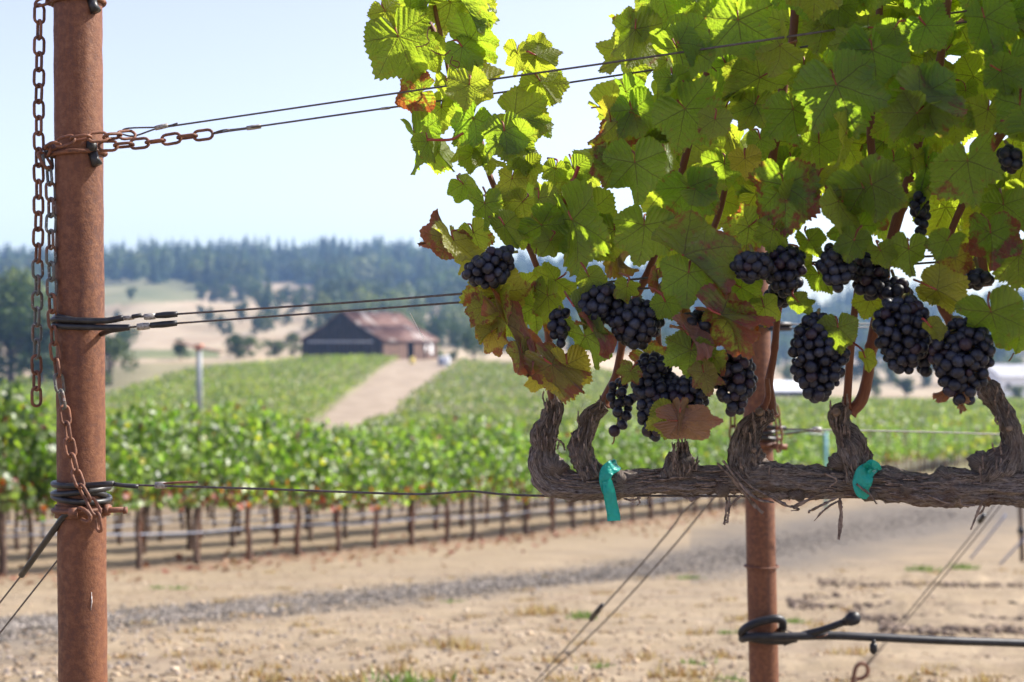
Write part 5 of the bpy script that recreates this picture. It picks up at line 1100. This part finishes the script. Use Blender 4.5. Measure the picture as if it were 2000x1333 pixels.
# (jx,jy,ang,L,off, red,yellow,dry, family, yaw, pitch, up)
H=[
 (742,-8,-12,88,-.03,.1,.1,0,'f',30,5,0),(752,22,25,62,-.05,.1,.3,0,'n',-15,0,0),(738,60,-20,36,-.03,.0,.2,0,'f',10,0,0),
 (778,72,18,118,-.05,.05,.2,0,'n',15,-10,0),(822,182,-75,78,-.03,.95,.1,0,'n',25,20,0),(770,95,-50,55,-.02,.0,.1,0,'n',0,10,0),
 (800,20,60,60,.0,.0,.1,0,'n',10,20,0),(835,95,30,70,.01,.0,.2,0,'n',-10,0,0),(840,-30,40,90,.01,.0,.1,0,'n',10,0,0),(880,5,40,90,.02,.0,.1,0,'b',0,20,0),
 (917,80,92,92,-.05,.05,.15,0,'n',8,-8,0),(880,-20,12,150,-.07,.0,.1,0,'f',-35,0,1),(903,92,38,78,-.065,.0,.1,0,'b',50,20,1),(925,10,80,70,.02,.0,.3,0,'n',0,0,0),
 (930,-30,70,60,.03,.1,.5,0,'n',0,0,0),(1043,100,150,52,-.05,.05,.35,0,'n',0,30,0),(1046,108,60,66,-.06,.0,.3,0,'s',0,0,0),(1055,158,35,78,-.04,.05,.35,0,'n',10,0,0),(1062,150,-30,62,-.02,.05,.2,0,'n',0,0,0),
 (1010,105,-10,60,.0,.2,.4,0,'n',20,0,0),(917,166,-2,78,-.105,.0,.25,0,'b',0,-25,0),(930,170,85,95,-.07,.0,.5,0,'s',0,40,0),
 (862,210,-10,70,.0,.0,.1,0,'n',10,0,0),(875,165,20,70,.01,.0,.2,0,'n',0,0,0),(925,232,-30,85,-.06,.0,.0,0,'n',10,5,0),(985,256,8,84,-.09,.0,.05,0,'n',-5,0,0),(1010,270,35,80,-.08,.0,.1,0,'b',-10,0,0),
 (1005,225,70,100,-.05,.05,.25,0,'n',0,-10,0),(1055,232,30,60,-.04,.0,.1,0,'b',0,20,1),(835,276,10,58,-.06,.1,.1,0,'s',-20,0,0),(812,268,20,95,-.03,.0,.05,0,'n',20,0,0),(848,290,40,80,-.03,.0,.1,0,'f',-20,0,0),
 (905,270,20,75,-.03,.0,.1,0,'n',15,0,0),(925,300,-5,62,-.05,.0,.1,0,'b',0,0,0),(950,305,-5,60,-.04,.0,.2,0,'n',0,0,1),(1020,300,10,60,-.055,.0,.1,0,'b',20,0,1),
 (1030,325,20,55,-.05,.2,.3,0,'n',0,0,0),(1085,330,-10,45,-.06,.1,.1,0,'n',0,0,0),(1120,330,10,62,-.05,.3,.1,0,'n',0,0,0),(1105,355,-30,55,-.03,.4,.1,0,'n',0,0,0),
 (1000,350,-15,62,-.05,.0,.4,0,'n',0,0,0),(1052,388,0,72,-.075,.0,.35,0,'n',0,-5,0),(1020,395,-40,55,-.05,.0,.3,0,'n',0,0,0),(947,398,-8,72,-.07,.0,.0,0,'n',5,0,0),(905,360,40,60,-.04,.0,.0,0,'b',20,0,1),
 (965,405,30,58,-.05,.0,.2,0,'f',20,0,0),(985,440,32,74,-.085,.0,.1,0,'f',-15,0,0),(925,455,20,60,-.05,.5,.3,0,'n',-20,10,0),(1010,445,10,60,-.04,.0,.1,0,'n',0,0,0),
 (882,462,-118,78,-.07,.9,.1,.35,'f',60,-20,0),(873,465,-80,84,-.06,1,.0,.6,'d',40,10,0,.6),(886,470,14,100,-.10,.15,.3,.15,'n',0,0,1),
 (975,572,75,82,-.09,.5,.85,0,'n',0,25,0),(975,575,-22,128,-.09,.75,.35,0,'s',-10,0,0),(985,555,-75,60,-.06,.2,.3,0,'f',0,40,0),(960,650,30,66,-.08,.7,.9,.25,'n',10,0,0),(990,634,24,150,-.105,.9,.2,.5,'d',30,0,0,.5),(960,648,-60,50,-.09,.6,.6,.0,'f',0,0,0),
 (1085,548,-60,72,-.055,.35,.25,0,'n',0,0,0),(1070,578,-3,96,-.07,.6,.2,0,'n',10,0,0),(1045,600,-10,80,-.04,.3,.2,0,'n',-10,0,0),(1020,560,30,60,-.03,.5,.3,.0,'n',0,10,0),(1010,625,10,60,-.03,.3,.3,0,'n',0,0,0),
 (1130,440,-8,86,-.065,.05,.05,0,'n',-15,0,0),(1118,430,28,150,-.095,.15,.05,0,'n',30,5,0),(1155,410,10,85,-.05,.0,.1,0,'n',0,0,0),(1095,400,-20,60,-.05,.0,.1,0,'n',0,0,0),
 (1143,657,8,98,-.11,.25,.05,0,'n',0,-5,0),(1122,600,35,62,-.12,.3,.0,.1,'f',20,0,0),(1158,648,38,78,-.13,1,.0,.25,'d',-20,0,0),
 (1108,712,8,88,-.10,.15,.95,0,'n',10,10,0),(1078,712,55,112,-.115,.85,.2,.35,'f',-20,0,0),(1075,715,-20,45,-.09,.1,.8,0,'f',0,0,0),
 (1205,480,10,100,-.0,.6,.0,.55,'d',20,0,0),(1200,450,0,80,-.05,.2,.1,0,'n',0,0,0),(1262,690,40,60,-.03,.95,.0,.35,'n',10,20,0),
 # centre
 (1241,57,-2,102,-.09,.45,.3,0,'s',25,0,0),(1236,60,-165,60,-.085,.5,.2,0,'n',20,0,0),(1322,93,22,118,-.11,.0,.0,0,'n',5,0,0),(1325,85,15,70,-.13,.0,.0,0,'f',40,0,0),(1442,40,2,124,-.10,.0,.0,0,'n',0,0,0),
 (1290,-25,10,90,-.08,.0,.1,0,'n',0,0,0),(1360,-30,0,100,-.06,.0,.0,0,'n',0,0,0),(1560,-45,8,110,-.10,.0,.0,0,'n',0,0,0),(1480,-40,0,90,-.05,.0,.1,0,'n',0,0,0),(1338,213,40,118,-.12,.45,.0,0,'n',0,0,0),(1345,190,150,45,-.10,.1,.0,0,'n',0,0,0),
 (1222,180,8,78,-.08,.1,.0,0,'n',10,0,0),(1235,215,12,82,-.09,.2,.05,0,'n',-10,0,0),(1205,238,-55,100,-.075,.9,.35,0,'n',15,0,0),(1190,215,-170,40,-.07,.3,.8,0,'n',0,0,0),(1240,318,-2,108,-.11,.15,.0,0,'n',0,0,0),(1200,320,-70,75,-.085,.7,.0,0,'n',0,0,0),
 (1484,152,-62,108,-.08,.0,.2,0,'n',0,10,0),(1549,214,12,100,-.105,.45,.05,0,'n',-10,0,0),(1455,310,-2,58,-.095,.25,.9,0,'n',0,0,0),(1344,367,8,108,-.12,.65,.0,0,'n',0,0,0),(1530,362,5,126,-.125,.8,.0,0,'n',0,0,0),
 (1475,205,-22,78,-.07,.0,.0,0,'n',0,0,0),(1485,272,10,48,-.09,.0,.0,0,'n',0,0,0),(1415,320,0,80,-.06,.2,.1,0,'n',0,0,0),(1300,300,20,70,-.04,.0,.0,0,'b',0,10,1),(1420,130,20,90,-.06,.0,.0,0,'n',0,0,0),
 # right
 (1704,98,4,118,-.12,.0,.0,0,'n',0,0,0),(1640,12,-15,66,-.09,.0,.1,0,'n',0,0,0),(1634,166,18,142,-.135,.0,.0,0,'n',5,0,0),(1798,188,14,118,-.115,.05,.0,0,'n',0,0,0),(1798,192,52,122,-.14,.6,.0,.1,'f',20,0,0),(1815,170,60,82,-.10,.0,.0,0,'n',0,0,0),
 (1808,50,28,80,-.09,.0,.0,0,'n',0,0,0),(1923,35,12,102,-.12,.0,.0,0,'n',0,0,0),(1973,118,2,90,-.10,.0,.0,0,'n',0,0,0),(1970,25,0,80,-.08,.0,.0,0,'n',0,0,0),(1992,205,0,95,-.10,.3,.0,0,'n',0,0,0),(1890,315,14,125,-.13,.6,.0,0,'n',5,0,0),
 (1687,368,14,126,-.13,.62,.0,0,'n',0,0,0),(1745,315,0,60,-.07,.0,.0,0,'n',0,0,0),(1800,-50,5,100,-.09,.0,.0,0,'n',0,0,0),(1610,45,-10,82,-.07,.0,.3,0,'n',0,0,0),(1700,-40,0,90,-.08,.0,.0,0,'n',0,0,0),(1900,-50,0,90,-.08,.0,.0,0,'n',0,0,0),(1860,230,10,70,-.06,.0,.2,0,'n',0,0,0),
 (1930,215,-10,75,-.06,.0,.2,0,'n',0,0,0),(1760,230,-10,85,-.07,.0,.0,0,'n',0,0,0),(1600,280,5,70,-.07,.3,.1,0,'n',0,0,0),(1570,130,0,80,-.05,.0,.2,0,'n',0,0,0),
 # fruit zone leaves
 (1075,470,-30,48,-.09,.3,.2,0,'n',0,0,0),(1150,540,20,50,-.12,.2,.2,0,'n',0,0,0),(1225,560,-15,46,-.13,.5,.2,0,'n',0,0,0),(1300,590,25,52,-.12,.2,.1,0,'n',0,0,0),(1395,700,-10,46,-.12,.6,.3,0,'n',0,0,0),(1232,725,-30,44,-.11,.7,.2,.1,'n',0,0,0),
 (1560,590,30,46,-.10,.1,.2,0,'n',0,0,0),(1510,450,-20,60,-.11,.3,.1,0,'n',0,0,0),(1580,470,15,58,-.10,.1,.1,0,'n',0,0,0),(1668,470,-20,60,-.13,.1,.0,0,'n',0,0,0),(1720,490,20,50,-.12,.3,.2,0,'n',0,0,0),(1820,640,40,40,-.13,.4,.5,0,'n',0,0,0),(1850,470,-20,60,-.12,.5,.1,0,'n',0,0,0),
 (905,500,-20,52,-.07,.5,.6,0,'n',0,0,0),(945,600,-30,60,-.10,.7,.5,0,'n',0,0,0),(1020,690,10,60,-.10,.8,.3,.2,'n',0,0,0),(1165,480,30,60,-.09,.2,.2,0,'n',0,0,0),(1050,740,-60,40,-.09,.4,.9,0,'n',0,0,0),
 (1258,440,-6,104,-.125,.15,.1,0,'n',0,0,0),(1462,443,-52,84,-.09,.75,.0,0,'n',0,0,0),(1345,533,-10,92,-.13,.1,.0,0,'n',-10,0,0),(1335,500,42,150,-.14,.7,.0,.15,'f',25,0,0),(1447,562,55,62,-.09,.1,.0,0,'n',0,10,0),(1405,540,20,60,-.08,.2,.1,0,'n',0,0,0),
 (1492,600,12,52,-.09,.0,.1,0,'n',0,0,0),(1425,622,12,98,-.125,.9,.35,0,'n',-10,0,0),(1408,615,62,130,-.145,1,.0,.2,'f',10,0,0),(1350,684,-14,90,-.125,.05,.0,0,'n',0,0,0),(1345,655,35,80,-.135,.9,.0,.85,'d',10,0,0),(1375,728,10,62,-.12,.7,.3,.3,'n',0,0,0),
 (1330,600,10,55,-.09,1,.0,.5,'d',0,0,0),(1285,545,0,50,-.07,1,.0,.5,'d',0,0,0),(1775,487,6,74,-.12,.05,.1,0,'n',0,0,0),(1935,455,4,98,-.11,.85,.0,0,'n',0,0,0),(1865,505,10,62,-.07,.9,.7,.2,'n',0,0,0),(1830,567,60,84,-.10,.1,.6,0,'n',0,20,0),
 (1840,560,-80,60,-.09,.1,.5,0,'n',0,10,0),(1936,610,14,112,-.135,.4,.0,0,'n',0,0,0),(1637,640,8,68,-.125,.05,.15,0,'n',0,0,0),(1690,700,20,36,-.09,.0,.3,0,'n',0,0,0),(1600,535,20,60,-.05,.1,.1,0,'n',0,0,0),(1700,585,30,62,-.03,.1,.3,0,'n',0,0,0),(1735,620,0,55,-.02,.1,.4,0,'n',0,0,0),
 (1850,752,-35,52,-.10,.6,.0,.95,'d',0,0,0),(1860,768,20,60,-.105,.4,.0,.85,'d',10,0,1),(1312,812,-12,72,-.125,.3,.3,0,'n',0,0,0),(1325,822,88,112,-.135,.6,.1,.85,'n',0,20,0,.55),(1328,806,-5,58,-.14,.5,.1,.7,'f',0,0,0,.9),(1990,640,10,70,-.10,.2,.0,0,'n',0,0,0),
 (1560,500,0,50,-.04,.1,.2,0,'n',0,0,0),(1670,440,-20,80,-.08,.3,.0,0,'n',0,0,0),(1990,500,5,90,-.09,.3,.1,0,'n',0,0,0),(1960,400,10,80,-.08,.4,.1,0,'n',0,0,0),
]
for k,h in enumerate(H):
    lab=None
    if h[7]>=.8: lab='dry curled brown leaf'
    elif h[5]>=.85: lab='wine red autumn leaf'
    elif h[6]>=.7: lab='bright yellow autumn leaf'
    put_leaf(h[0],h[1],h[2]+rnd.uniform(-4,4),h[3]*.98,h[4],h[5],h[6],h[7],h[8],h[9]+rnd.uniform(-24,24),h[10]+rnd.uniform(-16,24),bool(h[11]),label=lab,wx=(h[12] if len(h)>12 else 1.0))
def inside(px,py,poly):
    c=False;n=len(poly)
    for i in range(n):
        x1,y1=poly[i];x2,y2=poly[(i+1)%n]
        if (y1>py)!=(y2>py) and px<(x2-x1)*(py-y1)/(y2-y1)+x1: c=not c
    return c
MAIN=[(1255,-60),(1230,60),(1215,160),(1170,230),(1140,330),(1060,360),(1010,400),(1020,440),(1080,500),(1160,520),(1300,500),(1430,500),(1480,455),(1620,440),(1760,440),(1850,470),(1900,520),(2010,560),(2010,-60)]
LEFT=[(790,-60),(770,60),(820,130),(860,220),(850,300),(920,350),(950,420),(1010,420),(1060,330),(1040,240),(1010,180),(990,120),(930,90),(930,-60)]
nf=0; tries=0
while nf<300-len(H) and tries<6000:
    tries+=1; px=rnd.uniform(780,2010); py=rnd.uniform(-60,560)
    inm=inside(px,py,MAIN); inl=inside(px,py,LEFT)
    if not(inm or (inl and rnd.random()<.10)): continue
    put_leaf(px,py-30,rnd.gauss(0,48),rnd.uniform(48,100),(rnd.uniform(.0,.26) if nf%3 else rnd.uniform(-.14,-.05)),rnd.choice((0,0,.1,.2,.5)),rnd.choice((0,.1,.2,.4)),0,rnd.choice('nnnnfb'),rnd.gauss(0,32),rnd.gauss(10,30),rnd.random()<.25,petiole=True); nf+=1
# the rest of the canopy, unseen above and right, placed to shade: one mass
lo=[leaf_geo(620+k,nt_=44,fold=rnd.uniform(0,.4),droop=rnd.uniform(.1,.8),wave=.06,rings=4) for k in range(6)]
mb=MB(); gr=random.Random(21); n=0
def add_lo(px,py,dd,s):
    V,Q,T,U=lo[gr.randrange(6)]; e=(Matrix.Rotation(gr.uniform(0,6.28),3,'Z')@Matrix.Rotation(R(-90)+gr.gauss(0,.6),3,'X')@Matrix.Rotation(gr.gauss(0,.7),3,'Y'))
    mb.add((V*s)@np.array(e).T+np.array(P(px,py,dd)),Q=Q,T=T,U=U)
while n<640:
    px=gr.uniform(1100,3600); py=gr.uniform(-520,560)
    if px<2060 and py>-110: continue
    if px<1480-py*1.0: continue  # unseen leaves cut back so sun reaches the left shoots
    if px<2300 and py<-380: continue
    add_lo(px,py,D(min(px,2600))+gr.uniform(-.14,.30),gr.uniform(.035,.062)); n+=1
for k in range(5):
    add_lo(gr.uniform(800,900),gr.uniform(-200,-100),D(850)+gr.uniform(-.06,.08),gr.uniform(.035,.05))
fo=tag(mb.build('foliage',M['leaf'],vine,origin=None),kind='stuff'); fo.location=-Vector(vine.location)
fo.color=(.2,.15,0,1)
# back layers of the same canopy, past the 300 leaves counted singly
hl=[leaf_geo(650+k,nt_=130,fold=rnd.uniform(0,.6),droop=rnd.uniform(.1,1.),wave=.09,twist=rnd.uniform(-.5,.5),rings=6) for k in range(8)]
mb=MB(); n=0
while n<120:
    px=gr.uniform(1000,2060); py=gr.uniform(-110,500)
    if not inside(px,py,MAIN) or (px<1230 and gr.random()<.6) or (py>430 and gr.random()<.5): continue
    V,Q,T,U=hl[gr.randrange(8)]; a=gr.gauss(0,.7); e=Matrix.Rotation(R(-20)+gr.gauss(0,.45),3,'Z')@Matrix.Rotation(R(14)+gr.gauss(0,.4),3,'X')@Matrix(((1,0,0),(0,0,1),(0,-1,0)))@Matrix.Rotation(a,3,'Z')
    dd=gr.uniform(.08,.34); mb.add((V*gr.uniform(.030,.058))@np.array(e).T+np.array(P(px,py-20,D(px)+dd)),Q=Q,T=T,U=U); n+=1
fo2=tag(mb.build('back_foliage',M['leaf'],vine),kind='stuff'); fo2.location=-Vector(vine.location); fo2.color=(.25,.2,0,1)
# tendrils
for l in ([(838,52),(834,70),(838,82),(826,90),(812,92)],[(880,98),(868,108),(852,104),(842,98)],[(884,118),(896,122),(894,132),(880,124),(884,110)],[(1387,95),(1392,110),(1386,125),(1400,140)],[(1520,78),(1535,90),(1556,78),(1552,92)],[(1980,690),(1975,700),(1970,706)],[(1045,520),(1050,480),(1070,478),(1090,482)]):
    tb('tendril',[P(x,y,D(x)-.07) for x,y in l],.0007,M['cane'],vine,5,24)
for l,r in (([(1240,58),(1258,56),(1285,62)],.0022),([(905,260),(880,273),(835,273)],.0016),([(1018,680),(1060,688),(1084,696)],.0020),([(1325,655),(1310,672),(1300,690)],.0020),([(1150,405),(1158,440),(1160,460)],.0022),([(1130,325),(1110,380),(1108,400)],.0022),([(1265,225),(1280,220),(1300,240)],.0015),([(1100,398),(1112,370),(1118,350)],.0022),([(975,565),(1000,585),(1018,605)],.0022),([(884,470),(892,462),(905,466)],.0028)):
    tb('leaf_stalk',[P(x,y,D(x)-.06) for x,y in l],r,M['petiole'],vine,7,12)

# ------------------------------------------------------------------ grapes
gm=MB(); th1=np.linspace(0,np.pi,11); V=[];S=14
for i,t_ in enumerate(th1):
    for k in range(S): V.append((math.sin(t_)*math.cos(2*math.pi*k/S),math.sin(t_)*math.sin(2*math.pi*k/S),math.cos(t_)*1.04))
ii=np.arange(11*S).reshape(11,S); Qs=np.stack([ii[:-1],ii[1:],np.roll(ii[1:],-1,1),np.roll(ii[:-1],-1,1)],-1).reshape(-1,4)
gv=np.array(V)*.0063; gm.add(gv,Q=Qs); grape_me=gm.mesh('grape',M['grape'])
nm_=npmesh  # scar tip
def cluster(cx,cy,w_,h_,label,off=-.03,tilt=0,br=1.0,taper=.55,loose=0,maxn=110,stem_to=None,seed=0,depth=None):
    w_*=1.20; h_*=1.13; br*=.90; maxn=int(maxn*1.35)
    g=random.Random(seed+900); c=P(cx,cy,D(cx)+off); k=1/FPX*(D(cx)+off); W=w_*k/2; Hh=h_*k/2; dep=(depth*k if depth else min(W,.030)); rb=.0063*br
    root=empty('grape_cluster',c+Vector((0,0,Hh))); tag(root,label,'grapes'); pts=[]; tr=0
    W=max(W-rb*.9,rb*.5); Hh2=max(Hh-rb*.9,rb*.5); ca,sa=math.cos(R(tilt)),math.sin(R(tilt))
    md=2*rb*(.73 if not loose else .96); 
    while len(pts)<maxn and tr<5200:
        tr+=1; z=g.uniform(-1,1); s=(1-taper*(1-z)/2)*math.sqrt(max(0,1-(z*.96)**2)*.75+.25*(1-abs(z)))+.05
        x=g.uniform(-1,1)*s; y=g.uniform(-1,1)*s
        if (x*x+y*y)>s*s: continue
        if y>.25*s and (x*x+y*y)<.6*s*s: continue      # unseen core left empty
        q=Vector((x*W,y*max(dep,rb),z*Hh2)); q=Vector((q.x*ca-q.z*sa,q.y,q.x*sa+q.z*ca))
        if all((q-p).length>md for p in pts): pts.append(q)
    org=Vector((0,0,-Hh))
    for q in pts:
        o=bpy.data.objects.new('grape',grape_me); link(o,root); o.location=q+org; s=br*g.uniform(.84,1.10); o.scale=(s*g.uniform(.93,1.05),s*g.uniform(.93,1.05),s*g.uniform(.95,1.10)) if g.random()>.03 else (s*.6,s*.55,s*.7); o.rotation_euler=(g.uniform(0,3),g.uniform(0,3),g.uniform(0,3))
    # stem with its branches
    mb=MB(); top=Vector((-sa*-Hh2*0,0,Hh2)); a=Vector((-sa*Hh2,0,ca*Hh2)); b=-a*.8
    st=Vector((0,.012,.022)) if stem_to is None else (P(stem_to[0],stem_to[1],D(stem_to[0])+off+.01)-c)
    mb.tube(catmull([st+org,a+org,org,b+org],16),[.0017,.0017,.0015,.0010],7)
    for q in pts: 
        f=max(-.8,min(1,(q.dot(a)/(a.length**2) if a.length>1e-6 else 0)+.15)); mb.tube([a*f+org,(a*f).lerp(q,.6)+org,q+org],[.0009,.0006,.0006],4)
    mb.build('stem',M['green_stem'],root)
    return root
cluster(958,526,124,70,'elongated dark grape bunch hanging highest at the left edge of the vine',-.11,tilt=-38+90-22,maxn=80,seed=1,stem_to=(1012,492))
cluster(1176,592,108,80,'blue black grape bunch left of the cane above the spotted green leaf',-.10,maxn=80,seed=2,taper=.35,stem_to=(1200,560))
cluster(1094,640,52,76,'small dark grape bunch tucked behind the left edge of the spotted green leaf',-.10,maxn=40,seed=3)
cluster(1242,632,104,90,'dark grape bunch right of the cane, level with the spotted green leaf',-.10,maxn=85,seed=4,taper=.3,stem_to=(1252,580))
cluster(1275,776,92,160,'long drooping grape bunch reaching down beside the pink dry leaf',-.075,maxn=115,seed=5,taper=.6,stem_to=(1278,690))
cluster(1212,790,62,100,'loose straggly grape bunch with gaps left of the long drooping bunch',-.06,maxn=26,seed=6,loose=1,stem_to=(1240,740))
cluster(1345,778,96,88,'grape bunch behind the green leaf between the drooping bunch and the second post',-.075,maxn=70,seed=7,stem_to=(1350,720))
cluster(1434,748,92,122,'conical grape bunch hanging just in front of the second post',-.09,maxn=105,seed=8,stem_to=(1420,680))
cluster(1365,650,84,84,'shadowed grape bunch half hidden behind brown curled leaves',-.10,maxn=60,seed=9)
cluster(1533,528,84,98,'rounded tight grape bunch directly above the second post',-.085,maxn=100,seed=10,taper=.3,stem_to=(1535,470))
cluster(1522,584,62,56,'small dark grape bunch under the rounded tight bunch',-.03,maxn=45,seed=11)
cluster(1470,522,76,58,'sparse row of grapes joining the left side of the rounded tight bunch',-.12,maxn=34,seed=12,taper=.1)
cluster(1637,520,76,92,'blue tinted grape bunch left of the two thick canes, below a red spotted leaf',-.095,maxn=95,seed=13,taper=.3,stem_to=(1640,465))
cluster(1698,538,72,96,'dark grape bunch between the blue tinted bunch and the pale green leaf',-.06,maxn=85,seed=14,taper=.3)
cluster(1748,570,66,54,'shaded grape bunch just below the small pale green leaf',-.05,maxn=50,seed=15,taper=.1)
cluster(1598,698,112,160,'big hanging grape bunch half covered by the round pale green leaf',-.10,maxn=125,seed=16,taper=.3,stem_to=(1600,605))
cluster(1762,656,116,142,'large grape bunch right of the thick cane beneath the shaded bunch',-.09,maxn=125,seed=17,taper=.45,stem_to=(1775,575))
cluster(1880,706,132,156,'widest grape bunch at the right, above the salmon dry leaf',-.105,maxn=130,seed=18,taper=.5,stem_to=(1860,620))
cluster(1804,694,52,86,'narrow grape bunch squeezed between the two largest bunches at right',-.07,maxn=50,seed=19)
cluster(1797,424,42,96,'dark grape bunch deep in the leaves beside the upper thick cane',-.05,maxn=50,seed=20)
cluster(1972,318,52,66,'small grape bunch high in the leaves at the right edge',-.07,maxn=40,seed=21)
cluster(1912,546,58,40,'few grapes hidden behind the cane stub at the right',-.06,maxn=24,seed=22,taper=.1)
sg=empty('single_grape',P(1200,842,D(1200)-.06)); tag(sg,'single grape dangling below the loose straggly bunch','grape'); o=bpy.data.objects.new('berry',grape_me); link(o,sg); tb('stalk',[P(1200,842,D(1200)-.06),P(1199,862,D(1200)-.06),P(1195,868,D(1200)-.06)],.0008,M['cane'],sg,6,8); tb('stalk',[P(1200,842,D(1200)-.06),P(1206,826,D(1200)-.058),P(1210,815,D(1200)-.056)],.0008,M['green_stem'],sg,6,8)

# ------------------------------------------------------------------ green plastic ties
t=NT('tie_plastic'); nz=t.noise(t.pos(),160,3); tl=t.n('ShaderNodeBsdfTranslucent'); tl.inputs[0].default_value=(.02,.75,.60,1); mx=t.n('ShaderNodeMixShader'); mx.inputs[0].default_value=.35
t.put(mx.inputs[1],t.bsdf(t.mix(nz,(.008,.36,.31),(.03,.50,.43)),.32,.5,t.bump(t.noise(t.pos(),90,3),.9,.005))); t.put(mx.inputs[2],tl.outputs[0]); M['tie_plastic']=t.done(mx.outputs[0])
def tie(label,pieces,org):
    root=empty('plastic_tie',Vector(org)); tag(root,label,'tie')
    for k,(nm,l,wd,tw) in enumerate(pieces): strip(nm,[P(x,y,D(x)+dd) for x,y,dd in l],[q*u1*1.35 for q in wd],tw,'tie_plastic',.00012,root,seed=50+k)
    return root
tie('teal plastic ribbon tie with a long tail hanging from the left part of the arm',[('band',[(1206,905,.0),(1200,910,-.016),(1188,918,-.024),(1182,932,-.0265),(1184,952,-.0255),(1190,966,-.022)],[8,10,10,9,8,8],.0),('tail',[(1186,940,-.028),(1190,962,-.0285),(1194,985,-.026),(1198,1004,-.025),(1199,1018,-.025)],[7,9,9,9.5,9.5],.0),('loop',[(1207,907,-.004),(1198,909,-.012),(1188,914,-.019)],[7,7,5],.6)],P(1195,908,D(1195)))
tie('crumpled teal plastic tie knotted round the right part of the arm',[('band',[(1714,912,-.006),(1702,915,-.024),(1690,925,-.029),(1684,945,-.030),(1686,962,-.027),(1696,972,-.020)],[6,9,13,13,10,4],.2),('flap',[(1692,914,-.024),(1702,908,-.030),(1712,912,-.026),(1720,918,-.022)],[5,7,6,2],.8),('knot',[(1690,916,-.026),(1696,912,-.031),(1702,918,-.030),(1696,924,-.032)],[5,7,7,4],2.5)],P(1700,908,D(1700)))

# paint scratch on the near post, prunings and straw on the ground
simple('white_scratch',(.62,.60,.58),(.4,.3,.25),400,.6,.3)
cc=pc_(1170); q0=cc+Vector((pr*.62,-pr*.7855,.012)); q1=cc+Vector((pr*.60,-pr*.802,-.010))
tb('paint_scratch',[q0,q0.lerp(q1,.5)+Vector((.0008,0,0)),q1],[.0003,.0009,.0003],M['white_scratch'],post,5)
gp=random.Random(77); mbp=MB()
for k in range(700):
    d=4.7+gp.random()**1.5*12; px=gp.uniform(-50,2050); x=(px-1000)/FPX*d; a=gp.uniform(0,math.pi); L_=gp.uniform(.02,.11); z=gz(x,d)+.008; dx,dy=math.cos(a)*L_/2,math.sin(a)*L_/2
    mbp.tube([(x-dx,d-dy,z),(x+gp.uniform(-.01,.01),d,z+gp.uniform(0,.012)),(x+dx,d+dy,z)],gp.uniform(.0012,.0032),4,caps=False)
simple('straw',(.34,.26,.17),(.16,.11,.075),9,.8,.1)
tag(mbp.build('straw_litter',M['straw']),'loose straw and bits of cut cane lying on the headland','straw',kind='stuff')
